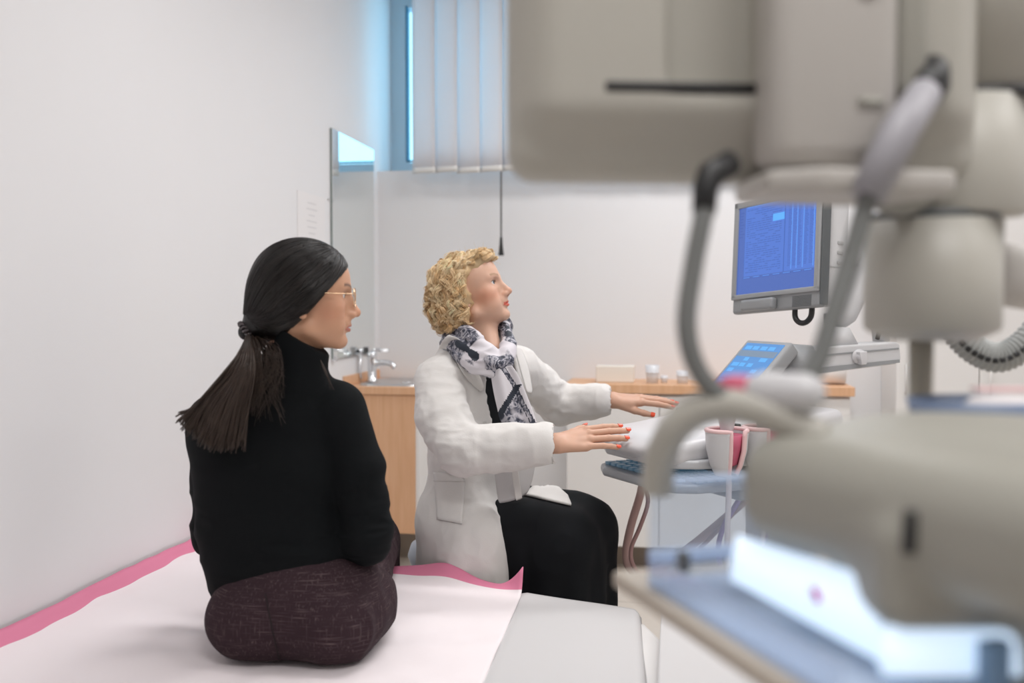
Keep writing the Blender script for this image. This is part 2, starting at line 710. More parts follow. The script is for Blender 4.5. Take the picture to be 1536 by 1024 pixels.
# vertical blind
m = bpy.data.materials.new('blind_fabric')
m.use_nodes = True
nt = m.node_tree
for n in list(nt.nodes):
    nt.nodes.remove(n)
out = nt.nodes.new('ShaderNodeOutputMaterial')
d1 = nt.nodes.new('ShaderNodeBsdfDiffuse')
d1.inputs[0].default_value = (0.91, 0.90, 0.90, 1)
d2 = nt.nodes.new('ShaderNodeBsdfTranslucent')
d2.inputs[0].default_value = (0.95, 0.86, 0.86, 1)
mx = nt.nodes.new('ShaderNodeMixShader')
mx.inputs[0].default_value = 0.42
nt.links.new(d1.outputs[0], mx.inputs[1])
nt.links.new(d2.outputs[0], mx.inputs[2])
nt.links.new(mx.outputs[0], out.inputs[0])
M_blind = m
blind = root('vertical_blind', (0, 4.86, 2.9), 'white vertical fabric blind hanging over the high window, with slanted slats', 'blind')
b = MB()
b.box((-1.30, 4.84, 2.87), (1.2, 4.88, 2.92), bev=0.004)
b.build('head_rail', M_white, blind)
BZ = 1.915
for i in range(22):
    x = -1.295 + 0.113 * i
    a = math.radians(-14)
    dx, dy = math.cos(a), math.sin(a)
    mid = 0.010
    G = []
    for zz in np.linspace(BZ + 0.004 * math.sin(i * 2.1), 2.87, 8):
        row = []
        for s in np.linspace(0, 1, 7):
            bow = mid * math.sin(math.pi * s)
            row.append((x + 0.127 * s * dx - bow * dy, 4.875 + 0.127 * s * dy - bow * dx * 0.6 + 0.003 * math.sin(zz * 7 + i), zz))
        G.append(row)
    b = MB().sheet(G, 0.0012)
    sl = b.build('slat', M_blind, blind, True)
    e = MB()
    e.sheet([[(p[0], p[1] - 0.0012, p[2] + dz) for p in G[0]] for dz in (0.0, 0.03)], 0.0016)
    e.build('hem_weight', mat('blind_hem', (0.80, 0.78, 0.75), 0.6), sl, True)
b = MB()
b.tube([(-0.842, 4.86, 2.88), (-0.842, 4.862, 1.585)], 0.0042, 8)
cd = b.build('pull_cord', mat('dark_cord', (0.10, 0.10, 0.10), 0.6), blind, True)
b = MB()
b.lathe((-0.842, 4.862, 1.503), (0, 0, 1), [(0.0, 0), (0.013, 0.0), (0.0145, 0.006), (0.012, 0.02), (0.008, 0.06), (0.0065, 0.09), (0.004, 0.094), (0, 0.094)], 16)
b.build('cord_weight', M_black, cd, True)

# mirror on the left wall
mir = root('wall_mirror', (XL, 4.54, 1.017), 'tall frameless mirror on the left wall above the wash basin', 'mirror')
b = MB()
b.box((XL + 0.001, 4.232, 1.017), (XL + 0.010, 4.85, 2.037))
b.build('backing_board', mat('mirror_edge', (0.25, 0.29, 0.28), 0.3), mir)
b = MB()
b.box((XL + 0.010, 4.234, 1.019), (XL + 0.0125, 4.848, 2.035))
b.build('mirror_glass', M_mirror, mir)
for yy in (4.245, 4.835):
    b = MB()
    b.box((XL + 0.001, yy - 0.012, 1.008), (XL + 0.02, yy + 0.012, 1.03), bev=0.003)
    b.build('clip', M_chrome, mir)
b = MB()
b.box((XL + 0.0127, 4.29, 1.022), (XL + 0.0134, 4.37, 1.046))
st = b.build('sticker', mat('sticker_grey', (0.55, 0.58, 0.56), 0.5), mir)

# paper notice on the wall, mostly behind the seated woman's head
pn = root('paper_notice', (XL, 4.03, 1.4), 'sheet of white paper with faint print on the wall left of the mirror', 'notice')
b = MB()
b.box((XL + 0.0005, 3.84, 1.40), (XL + 0.002, 4.16, 1.72))
b.build('paper', mat('notice_paper', (0.82, 0.80, 0.80), 0.7), pn)
b = MB()
for k in range(9):
    w = 0.05 + 0.03 * math.sin(k * 2.3) + 0.05
    b.box((XL + 0.0021, 4.0 - w / 2, 1.68 - k * 0.025), (XL + 0.0024, 4.0 + w / 2, 1.683 - k * 0.025))
b.build('printed_lines', mat('faint_print', (0.60, 0.59, 0.60), 0.7), pn)
tag(MB().lathe((XL + 0.0005, 4.205, 1.72), (1, 0, 0), [(0, 0), (0.006, 0), (0.005, 0.003), (0, 0.004)], 12).build('wall_screw', M_steel), 'small screw head in the left wall beside the mirror', 'screw')

# wash-basin cabinet on the left wall
cab = root('basin_cabinet', (-1.32, 4.66, 0), 'oak basin cabinet with a white front under the wall mirror', 'cabinet')
CX1, CY0, CY1 = -1.135, 4.385, 4.95
b = MB()
b.box((XL, CY0 + 0.004, 0.212), (CX1 - 0.022, CY0 + 0.022, 0.846))
b.build('side_panel', M_wood, cab)
b = MB()
b.box((XL, CY0 + 0.022, 0.212), (CX1 - 0.024, CY1, 0.846))
b.build('carcass', M_white, cab)
b = MB()
b.box((CX1 - 0.022, CY0 + 0.006, 0.216), (CX1 - 0.004, CY1, 0.835), bev=0.002)
dr = b.build('door', M_white, cab)
b = MB()
b.tube([(CX1 + 0.018, CY1 - 0.08, 0.62), (CX1 + 0.018, CY1 - 0.08, 0.74)], 0.005, 10)
b.tube([(CX1 - 0.004, CY1 - 0.08, 0.63), (CX1 + 0.018, CY1 - 0.08, 0.63)], 0.004, 8)
b.tube([(CX1 - 0.004, CY1 - 0.08, 0.73), (CX1 + 0.018, CY1 - 0.08, 0.73)], 0.004, 8)
b.build('handle', M_steel, dr, True)
b = MB()
b.box((XL, CY0 + 0.40, 0), (CX1 - 0.07, CY1, 0.212))
b.build('plinth', mat('plinth_taupe', (0.30, 0.245, 0.20), 0.6), cab)
b = MB()
b.box((CX1 - 0.075, CY0 + 0.40, 0), (CX1 - 0.03, CY0 + 0.45, 0.212), bev=0.003)
b.build('leg', M_white, cab)
b = MB()
b.box((XL, CY0 - 0.006, 0.848), (CX1 + 0.012, CY1, 0.885), bev=0.004)
tag(b.build('worktop', M_wood), 'oak worktop on the basin cabinet', 'worktop')
b = MB()
b.box((XL, CY0, 0.885), (XL + 0.014, CY0 + 0.55, 0.93), bev=0.003)
b.build('backsplash', M_wood, bpy.data.objects['worktop'])

sink = root('wash_basin', (-1.30, 4.64, 0.885), 'shallow stainless steel wash basin set in the oak worktop', 'sink')
b = MB()
sx0, sx1, sy0, sy1 = -1.455, -1.15, 4.42, 4.86
prof = [(0.0, 0.0), (0.003, 0.006), (0.018, 0.007), (0.030, 0.004), (0.036, -0.0), ]
rows, V, Fc = [], [], []
for inset, h in [(0.0, 0.0005), (0.002, 0.006), (0.016, 0.0075), (0.026, 0.005), (0.034, 0.0015), (0.05, 0.001)]:
    row = []
    for k in range(40):
        t = 2 * math.pi * k / 40
        ex = 0.35
        c, s = math.cos(t), math.sin(t)
        px = math.copysign(abs(c) ** ex, c)
        py = math.copysign(abs(s) ** ex, s)
        row.append(len(V))
        V.append(((sx0 + sx1) / 2 + ((sx1 - sx0) / 2 - inset) * px, (sy0 + sy1) / 2 + ((sy1 - sy0) / 2 - inset) * py, 0.885 + h))
    rows.append(row)
for i in range(len(rows) - 1):
    for k in range(40):
        Fc.append((rows[i][k], rows[i][(k + 1) % 40], rows[i + 1][(k + 1) % 40], rows[i + 1][k]))
Fc.append(tuple(rows[-1]))
b.add(V, Fc)
b.build('bowl', M_steel, sink, True)
b = MB()
b.lathe((-1.27, 4.66, 0.8855), (0, 0, 1), [(0, 0), (0.03, 0), (0.028, 0.003), (0.0, 0.004)], 24)
b.build('drain', M_chrome, sink, True)

tap = root('basin_tap', (-1.425, 4.60, 0.892), 'chrome single lever tap standing at the back of the basin', 'tap')
bx, by, bz = -1.425, 4.60, 0.892
b = MB()
b.lathe((bx, by, bz), (0, 0, 1), [(0, 0), (0.028, 0), (0.028, 0.008), (0.021, 0.014), (0.021, 0.10), (0.024, 0.108), (0.024, 0.135), (0.018, 0.142), (0, 0.142)], 24)
b.build('tap_body', M_chrome, tap, True)
b = MB()
b.tube(spline([(bx + 0.012, by, bz + 0.085), (bx + 0.05, by, bz + 0.092), (bx + 0.095, by, bz + 0.085), (bx + 0.112, by, bz + 0.066)], 14), [0.015] * 3 + [0.013] * 12, 14)
b.build('spout', M_chrome, tap, True)
b = MB()
b.tube([(bx, by, bz + 0.142), (bx + 0.02, by, bz + 0.152), (bx + 0.085, by, bz + 0.148)], [0.012, 0.009, 0.007], 10)
b.build('lever', M_chrome, tap, True)
sd = root('wall_valve', (XL, 4.62, 1.03), 'small chrome valve on the wall just above the basin tap', 'valve')
b = MB()
b.lathe((XL, 4.62, 1.035), (1, 0, 0), [(0, 0), (0.024, 0), (0.022, 0.008), (0.014, 0.012), (0.014, 0.05), (0, 0.05)], 18)
b.build('valve_body', M_chrome, sd, True)
b = MB()
b.box((XL + 0.03, 4.595, 1.012), (XL + 0.06, 4.612, 1.06), bev=0.004)
b.build('valve_handle', M_chrome, sd)
b = MB()
b.tube([(XL + 0.02, 4.585, 1.03), (XL + 0.02, 4.585, 0.93), (XL + 0.024, 4.585, 0.885)], 0.005, 8)
b.build('supply_pipe', M_chrome, sd, True)

# low cabinets along the back wall
FY = 4.62
spans = [(-0.49, -0.06), (-0.06, 0.37), (0.37, 0.785)]
labs = ['white base cabinet at the left end of the row, behind the doctor\'s hands', 'white base cabinet in the middle of the row behind the ultrasound machine', 'white base cabinet at the right end of the row under the monitor']
for (x0, x1), lb in zip(spans, labs):
    r_ = root('base_cabinet', ((x0 + x1) / 2, 4.8, 0), lb, 'cabinet', 'base cabinets along the back wall')
    b = MB()
    b.box((x0, FY + 0.02, 0.13), (x1, YB, 0.85))
    b.build('carcass', M_white, r_)
    b = MB()
    b.box((x0 + 0.002, FY, 0.135), (x1 - 0.002, FY + 0.019, 0.838), bev=0.002)
    b.build('door', M_white, r_)
    b = MB()
    b.box((x0, FY + 0.19, 0), (x1, YB, 0.13))
    b.build('plinth', MATS['plinth_taupe'], r_)
b = MB()
b.box((-0.50, FY - 0.02, 0.85), (0.80, YB, 0.892), bev=0.003)
tag(b.build('countertop', M_wood), 'long pale oak countertop on the white base cabinets', 'countertop')

# tall cupboard units at the right end of the back wall
for (x0, x1), lb in zip([(0.98, 1.33), (1.33, 1.68), (1.68, 2.29)],
                        ['tall white cupboard next to the base cabinets, behind the pole', 'tall white cupboard second from the base cabinets, behind the ribbed hose', 'tall white cupboard in the corner by the right wall']):
    r_ = root('tall_cupboard', ((x0 + x1) / 2, 4.8, 0), lb, 'cupboard', 'tall cupboards by the right wall')
    b = MB()
    b.box((x0 + 0.001, FY + 0.04, 0.08), (x1 - 0.001, YB - 0.003, 1.86))
    b.build('carcass', M_white, r_)
    b = MB()
    b.box((x0 + 0.002, FY + 0.02, 0.09), (x1 - 0.002, FY + 0.039, 1.855), bev=0.002)
    dd = b.build('door', M_white, r_)
    b = MB()
    b.tube([(x0 + 0.04, FY - 0.008, 0.86), (x0 + 0.04, FY - 0.008, 1.0)], 0.005, 8)
    b.tube([(x0 + 0.04, FY + 0.02, 0.87), (x0 + 0.04, FY - 0.008, 0.87)], 0.004, 8)
    b.tube([(x0 + 0.04, FY + 0.02, 0.99), (x0 + 0.04, FY - 0.008, 0.99)], 0.004, 8)
    b.build('handle', M_white, dd, True)
    b = MB()
    b.box((x0 + 0.001, FY + 0.1, 0), (x1 - 0.001, YB - 0.003, 0.08))
    b.build('plinth', MATS['plinth_taupe'], r_)

# things on the countertop
tb = root('tissue_box', (-0.27, 4.76, 0.892), 'cream tissue box on the countertop left of the white cups', 'box')
b = MB()
b.box((-0.36, 4.70, 0.892), (-0.18, 4.80, 0.972), bev=0.006)
b.build('carton', mat('cream_card', (0.82, 0.77, 0.70), 0.6), tb)
b = MB()
b.box((-0.32, 4.735, 0.9725), (-0.22, 4.765, 0.9735))
b.build('tissue_slot', M_white, tb)


def cup(name, x, y, r, h, lb, m):
    c = root(name, (x, y, 0.892), lb, 'cup', 'plastic cups on the countertop')
    b = MB()
    b.lathe((x, y, 0.892), (0, 0, 1), [(0, 0), (r * 0.8, 0), (r, h), (r * 0.93, h), (r * 0.74, 0.004), (0, 0.004)], 20)
    b.build('cup_body', m, c, True)
    b = MB()
    b.lathe((x, y, 0.892 + h * 0.55), (0, 0, 1), [(r * 0.93, 0), (r * 1.02, 0.002), (r * 1.02, 0.006), (r * 0.95, 0.008)], 20)
    b.build('cup_ring', m, c, True)


M_cup = mat('frosted_plastic', (0.74, 0.76, 0.80), 0.35)
cup('plastic_cup', -0.095, 4.70, 0.033, 0.085, 'tall frosted plastic cup on the countertop behind the raised hand', M_cup)
cup('plastic_cup', -0.04, 4.72, 0.017, 0.035, 'tiny low plastic cup between the two taller cups', M_cup)
cup('plastic_cup', 0.045, 4.70, 0.030, 0.06, 'squat white plastic cup right of the tiny cup on the countertop', M_cup)
rl = root('paper_roll', (0.70, 4.76, 0.892), 'white roll of paper lying at the right end of the countertop', 'paper roll')
b = MB()
b.lathe((0.60, 4.76, 0.892 + 0.056), (1, 0, 0), [(0.02, 0), (0.055, 0), (0.055, 0.18), (0.02, 0.18)], 28)
b.build('roll', mat('paper_white', (0.84, 0.82, 0.81), 0.8), rl, True)
b = MB()
b.lathe((0.599, 4.76, 0.892 + 0.056), (1, 0, 0), [(0.017, 0), (0.0205, 0), (0.0205, 0.182), (0.017, 0.182)], 20)
b.build('core', mat('card_brown', (0.45, 0.35, 0.26), 0.8), rl, True)

# ================================================================== LIGHT
w = bpy.data.worlds.new('World')
SC.world = w
w.use_nodes = True
bg = w.node_tree.nodes['Background']
bg.inputs[0].default_value = (0.36, 0.75, 1.0, 1)
bg.inputs[1].default_value = 2.75


def area(loc, sx, sy, power, col=(1, 0.985, 0.975), rot=(0, 0, 0), spread=180):
    l = bpy.data.lights.new('ceiling_lamp', 'AREA')
    l.shape = 'RECTANGLE'
    l.size, l.size_y = sx, sy
    l.energy = power
    l.color = col
    l.spread = math.radians(spread)
    o = bpy.data.objects.new('ceiling_lamp_light', l)
    o.location = loc
    o.rotation_euler = rot
    COL.objects.link(o)
    return o


area((0.45, 3.9, ZC - 0.02), 1.4, 0.3, 26, spread=176)
area((-0.1, 2.4, ZC - 0.02), 1.2, 0.6, 14, spread=155)
area((1.6, 1.6, ZC - 0.02), 0.6, 1.2, 13, spread=165)
area((0.4, 0.3, ZC - 0.02), 1.2, 0.6, 19.5, spread=152)

cam = bpy.data.cameras.new('camera')
cam.sensor_width = 36.0
cam.lens = FPX * 36.0 / 1536.0
cam.clip_start = 0.02
cam.dof.use_dof = True
cam.dof.focus_distance = 2.62
cam.dof.aperture_fstop = 2.0
cam.dof.aperture_blades = 9
co = bpy.data.objects.new('camera', cam)
co.matrix_world = Matrix(((RT[0], UP[0], -FW[0], CAM[0]), (RT[1], UP[1], -FW[1], CAM[1]), (RT[2], UP[2], -FW[2], CAM[2]), (0, 0, 0, 1)))
COL.objects.link(co)
SC.camera = co
vs = SC.view_settings
vs.view_transform = 'Standard'
vs.look = 'None'
vs.exposure = 0.1
vs.gamma = 1.0
vs.use_curve_mapping = False
SC.cycles.use_denoising = True
SC.cycles.max_bounces = 10
SC.cycles.diffuse_bounces = 6
SC.cycles.transparent_max_bounces = 16
SC.cycles.sample_clamp_indirect = 6.0
# ================================================================== ULTRASOUND MACHINE
M_lg = mat('light_grey_plastic', (0.62, 0.62, 0.63), 0.38, noise=0.02)
M_mg = mat('mid_grey_plastic', (0.30, 0.31, 0.32), 0.42)
M_dg = mat('dark_grey_plastic', (0.10, 0.11, 0.115), 0.4)
M_offw = mat('off_white_plastic', (0.64, 0.635, 0.65), 0.35)
M_pinkrim = mat('pink_rim', (0.80, 0.55, 0.55), 0.5)
M_pinkdk = mat('raspberry_liner', (0.50, 0.10, 0.17), 0.5)
M_pinkcord = mat('pinkish_cord', (0.60, 0.40, 0.37), 0.5)
M_key = mat('lit_key', (0.22, 0.29, 0.36), 0.3, emit=(0.25, 0.65, 1.0), estr=0.06)


def screen_mat(name, base, hi, rows):
    m = bpy.data.materials.new(name)
    m.use_nodes = True
    b = m.node_tree.nodes['Principled BSDF']
    b.inputs['Base Color'].default_value = (0.01, 0.015, 0.03, 1)
    b.inputs['Roughness'].default_value = 0.25
    b.inputs['Emission Color'].default_value = (*base, 1)
    b.inputs['Emission Strength'].default_value = hi
    MATS[name] = m
    return m


yw, pt, rl_ = 1.1137, -0.0943, 0.0656
n1 = -FH * math.cos(yw) - RT * math.sin(yw)
x1 = RT * math.cos(yw) - FH * math.sin(yw)
mn = n1 * math.cos(pt) - Z3 * math.sin(pt)
mu = Z3 * math.cos(pt) + n1 * math.sin(pt)
mxx = x1 * math.cos(rl_) + mu * math.sin(rl_)
mu = mu * math.cos(rl_) - x1 * math.sin(rl_)
MC = W(1163.3, 368.5, 3.1037)
SW, SH = 0.356, 0.284
Q, S = unit(n1), unit(x1)                       # towards the doctor, and the machine's right-hand side
MO = W(1085, 640, 2.9)
us = root('ultrasound_machine', (MO[0], MO[1], 0), 'large grey ultrasound machine with a blue screen, in front of the doctor in white coat', 'ultrasound machine')


def F4(o, x, y, z):
    return (np.asarray(o), x, y, z)


mf = F4(MC, mxx, mu, mn)
b = MB()
b.box((-SW / 2 - 0.022, -SH / 2 - 0.062, -0.028), (SW / 2 + 0.022, SH / 2 + 0.022, 0.0), mf, 0.010)
mon = b.build('monitor', M_mg, us, True)
b = MB()   # raised bezel round the screen
for lo, hi in (((-SW / 2 - 0.021, -SH / 2 - 0.012, -0.004), (-SW / 2, SH / 2 + 0.021, 0.007)), ((SW / 2, -SH / 2 - 0.012, -0.004), (SW / 2 + 0.021, SH / 2 + 0.021, 0.007)),
               ((-SW / 2 - 0.021, SH / 2, -0.004), (SW / 2 + 0.021, SH / 2 + 0.021, 0.007)), ((-SW / 2 - 0.021, -SH / 2 - 0.016, -0.004), (SW / 2 + 0.021, -SH / 2, 0.007))):
    b.box(lo, hi, mf, 0.003)
b.build('bezel', mat('bezel_grey', (0.34, 0.35, 0.36), 0.4), mon, True)
b = MB()
b.box((-SW / 2, -SH / 2, -0.001), (SW / 2, SH / 2, 0.0012), mf)
b.build('screen', screen_mat('screen_blue', (0.072, 0.17, 0.58), 1.0, 1), mon)
M_sl1 = screen_mat('screen_line_dark', (0.045, 0.10, 0.38), 1.0, 1)
M_sl2 = screen_mat('screen_line_light', (0.10, 0.27, 0.76), 1.0, 1)
M_sl3 = screen_mat('screen_bright', (0.10, 0.40, 0.95), 1.0, 1)
M_sl4 = screen_mat('screen_lower_band', (0.062, 0.125, 0.42), 1.0, 1)


def sr(b, u0, v0, u1, v1, e):
    """Rectangle on the screen, u right and v down in 0..1."""
    b.box((-SW / 2 + u0 * SW, SH / 2 - v1 * SH, 0.0012), (-SW / 2 + u1 * SW, SH / 2 - v0 * SH, 0.0012 + e), mf)


b = MB()
sr(b, 0.0, 0.80, 1, 1.0, 0.0003)
sr(b, 0.0, 0.0, 0.09, 0.80, 0.0003)
b.build('screen_bands', M_sl4, mon)
b = MB()
r_ = random.Random(3)
for k in range(30):
    v = 0.04 + k * 0.0245
    u = 0.11
    while u < 0.56:
        w_ = r_.uniform(0.02, 0.07)
        if r_.random() < 0.72:
            sr(b, u, v, min(u + w_, 0.57), v + 0.006, 0.0005)
        u += w_ + 0.012
for c in (0.66, 0.72, 0.78, 0.86, 0.92):
    for k in range(44):
        v = 0.03 + k * 0.0165
        sr(b, c, v, c + r_.uniform(0.025, 0.045), v + 0.005, 0.0005)
for k in range(9):
    sr(b, 0.02, 0.05 + k * 0.035, 0.02 + r_.uniform(0.03, 0.06), 0.062 + k * 0.035, 0.0005)
sr(b, 0.61, 0.0, 0.616, 0.8, 0.0006)
for k in range(7):
    sr(b, 0.08 + k * 0.13, 0.805, 0.19 + k * 0.13, 0.825, 0.0006)
b.build('screen_text', M_sl1, mon)
b = MB()
for c in (0.70, 0.765, 0.84, 0.965):
    sr(b, c, 0.02, c + 0.012, 0.78, 0.0004)
for k in range(7):
    sr(b, 0.09 + k * 0.13, 0.81, 0.18 + k * 0.13, 0.818, 0.0008)
sr(b, 0.105, 0.0, 0.56, 0.012, 0.0005)
b.build('screen_columns', M_sl2, mon)
b = MB()
sr(b, 0.46, 0.14, 0.605, 0.22, 0.0008)
b.build('screen_highlight', M_sl3, mon)
b = MB()   # grip below the screen, with its recess and a vent panel
b.box((-0.13, -SH / 2 - 0.058, 0.0), (0.02, -SH / 2 - 0.022, 0.026), mf, 0.008)
b.build('front_grip', M_mg, mon, True)
b = MB()
for k in range(8):
    b.box((0.085, -SH / 2 - 0.026 - k * 0.0042, 0.0), (0.165, -SH / 2 - 0.024 - k * 0.0042, 0.0012), mf)
b.build('speaker_vent', M_dg, mon)
b = MB()
b.box((SW / 2 + 0.0225, -SH / 2 - 0.055, -0.03), (SW / 2 + 0.026, SH / 2 + 0.02, 0.002), mf, 0.0015)
b.build('side_gasket', M_dg, mon, True)
b = MB()   # deep rear shell, seen from its side
b.box((-SW / 2, -SH / 2 - 0.05, -0.12), (SW / 2 + 0.021, SH / 2 + 0.02, -0.03), mf, 0.028)
b.box((-SW / 2 + 0.05, -SH / 2 - 0.01, -0.17), (SW / 2 - 0.05, SH / 2 - 0.04, -0.10), mf, 0.03)
shell = b.build('rear_shell', M_lg, mon, True)
b = MB()
for k in range(3):
    b.box((SW / 2 + 0.0212, -0.012 - 0.030 * k, -0.085), (SW / 2 + 0.0245, -0.002 - 0.030 * k, -0.062), mf, 0.0015)
b.box((SW / 2 + 0.0212, -0.082, -0.118), (SW / 2 + 0.0222, -0.079, -0.035), mf)
b.build('side_buttons', mat('button_grey', (0.45, 0.45, 0.45), 0.4), mon, True)
b = MB()
hk = [MC + mxx * a + mu * c + mn * -0.02 for a, c in ((0.075, -SH / 2 - 0.055), (0.078, -SH / 2 - 0.085), (0.098, -SH / 2 - 0.102), (0.125, -SH / 2 - 0.102), (0.145, -SH / 2 - 0.085), (0.148, -SH / 2 - 0.055))]
b.tube(spline(hk, 20), 0.0085, 10)
b.build('cable_hook', M_black, mon, True)

# monitor arm: a jointed bracket up from the horizontal bar
b = MB()
bar0, bar1 = W(1180, 545, 2.95), W(1338, 529, 3.0)
bx_ = unit(bar1 - bar0)
by_ = unit(np.cross(Z3, bx_))
bz_ = np.cross(bx_, by_)
bl = np.linalg.norm(bar1 - bar0)
b.prism([(0, -0.038), (bl * 0.3, -0.035), (bl - 0.02, -0.030), (bl, -0.02), (bl, 0.028), (bl - 0.012, 0.036), (bl * 0.35, 0.042), (0, 0.036)], bar0, bx_, bz_, by_, -0.05, 0.05)
bar = b.build('support_bar', M_lg, us, False, 0.006)
b = MB()
b.prism([(bl * 0.02, -0.034), (bl * 0.98, -0.026), (bl * 0.98, -0.017), (bl * 0.02, -0.016)], bar0, bx_, bz_, by_, -0.053, -0.0505)
b.prism([(bl * 0.25, 0.016), (bl * 0.98, 0.014), (bl * 0.98, 0.018), (bl * 0.25, 0.021)], bar0, bx_, bz_, by_, -0.0525, -0.0505)
b.build('bar_grooves', M_mg, bar)
b = MB()
kb = bar0 + bx_ * (bl * 0.60) + bz_ * 0.004 - by_ * 0.05
b.lathe(kb, -by_, [(0, 0), (0.022, 0), (0.022, 0.006), (0.014, 0.01), (0.013, 0.028), (0, 0.03)], 20)
b.prism([(-0.008, -0.022), (0.008, -0.022), (0.012, 0.016), (-0.012, 0.016)], kb - by_ * 0.01, bx_, bz_, -by_, 0, 0.022)
b.build('lock_knob', M_offw, bar, True, 0.002)
b = MB()
j0, j1, j2 = W(1262, 512, 2.98), W(1262, 470, 3.02), W(1285, 400, 3.06)
b.prism([(-0.05, 0), (0.045, 0), (0.02, 0.055), (-0.02, 0.06)], bar0 + bx_ * (bl * 0.5) + bz_ * 0.036, bx_, bz_, by_, -0.035, 0.035)
b.tube([W(1249, 488, 3.04), W(1268, 470, 3.06), W(1300, 405, 3.08), W(1300, 350, 3.08)], [0.03, 0.045, 0.05, 0.04], 16, flat=(RT, 0.75))
b.tube([W(1300, 385, 3.08), MC - mn * 0.15], [0.04, 0.05], 14)
b.tube([W(1322, 512, 3.04), W(1318, 478, 3.05), W(1308, 420, 3.07)], [0.026, 0.024, 0.03], 12, flat=(FH, 0.8))
b.build('monitor_arm', M_lg, us, True)
b = MB()
b.tube([W(1246, 470, 3.03), W(1246, 486, 3.03)], [0.02, 0.02], 14)
b.build('swivel_joint', M_mg, us, True)
b = MB()
b.tube(spline([W(1316, 508, 2.99), W(1320, 495, 2.98), W(1328, 480, 3.0), W(1330, 455, 3.05)], 12), 0.007, 8)
b.build('arm_cable', M_black, us, True)

# tilted touch panel
TL, TR_, BL = W(1121, 508, 3.02), W(1190, 512, 2.86), W(1056, 582, 2.95)
tu = unit(TR_ - TL)
tv = BL - TL
tv = tv - tu * (tv @ tu)
tw, thh = np.linalg.norm(TR_ - TL), np.linalg.norm(tv)
tv = unit(tv)
tn = unit(np.cross(tv, tu))
if tn @ Q < 0:
    tn = -tn
tf = F4(TL, tu, tv, tn)
b = MB()
b.box((0, 0, -0.045), (tw, thh, 0.0), tf, 0.010)
tp = b.build('touch_panel', M_mg, us, True)
b = MB()
b.box((0.016, 0.018, 0.0), (tw - 0.018, thh - 0.01, 0.0015), tf)
b.build('touch_screen', screen_mat('touch_screen_blue', (0.10, 0.28, 0.62), 1.0, 1), tp)
b = MB()
r_ = random.Random(5)
for i in range(4):
    for k in range(7):
        if r_.random() < 0.75:
            u0 = 0.025 + i * (tw - 0.06) / 4
            v0 = 0.03 + k * (thh - 0.05) / 7
            b.box((u0, v0, 0.0015), (u0 + (tw - 0.07) / 4 * r_.uniform(0.6, 0.95), v0 + (thh - 0.08) / 7 * 0.75, 0.002), tf)
b.build('touch_buttons', screen_mat('touch_button_blue', (0.12, 0.42, 0.85), 1.0, 1), tp)
b = MB()
b.box((0.016, 0.05, 0.0015), (tw - 0.02, 0.075, 0.0021), tf)
b.build('touch_grey_bar', screen_mat('touch_bar', (0.20, 0.27, 0.36), 1.0, 1), tp)
b = MB()
b.tube([W(1175, 545, 2.94), W(1215, 548, 2.94)], 0.06, 16)
b.build('panel_hinge', M_mg, us, True)

# console: palm rest, control surface, keyboard drawer
K0 = MO
tilt = math.radians(7)
Qt = Q * math.cos(tilt) - Z3 * math.sin(tilt)
Nt = unit(np.cross(Qt, S))
if Nt[2] < 0:
    Nt = -Nt
RM = np.stack([S, Q, Z3], 1)
f = SDF(MO - 0.7, MO + 0.7, 0.005)
f.frame(MO, RM)
rt_ = rotx(-tilt)
f.box((0, 0.02, -0.005), (0.205, 0.30, 0.030), 0.026, 0, rot=rt_)
f.ell((0, 0.24, -0.035), (0.19, 0.12, 0.035), 0.03)
f.ell((0.02, 0.02, 0.035), (0.17, 0.17, 0.02), 0.02, rot=rt_)
V, Qd = f.mesh()
con = np_obj('control_console', relax(V, Qd, 2), Qd, M_offw, us)
cf = F4(MO + Nt * 0.031, S, Qt, Nt)
b = MB()
r_ = random.Random(9)
for i in range(6):
    for k in range(5):
        u, v = -0.15 + i * 0.055, -0.20 + k * 0.045
        b.lathe(MO + S * u + Qt * v + Nt * 0.028, Nt, [(0, 0), (0.013, 0), (0.012, 0.008), (0, 0.009)], 12)
b.build('control_knobs', M_lg, con, True)
b = MB()
b.lathe(MO + S * 0.02 + Qt * 0.08 + Nt * 0.046, Nt, [(0, 0), (0.075, 0), (0.072, 0.006), (0.062, 0.009), (0, 0.010)], 36)
b.build('control_ring', M_mg, con, True)
b = MB()
b.lathe(MO + S * 0.02 + Qt * 0.08 + Nt * 0.054, Nt, [(0, 0), (0.055, 0), (0.05, 0.010), (0.03, 0.015), (0, 0.016)], 32)
b.build('trackball_dome', M_offw, con, True)
b = MB()
for i in range(5):
    for k in range(3):
        b.box((-0.17 + i * 0.032, -0.05 + k * 0.035, 0.005), (-0.148 + i * 0.032, -0.028 + k * 0.035, 0.016), cf, 0.003)
b.build('control_buttons', mat('button_dark', (0.08, 0.08, 0.09), 0.4), con, True)
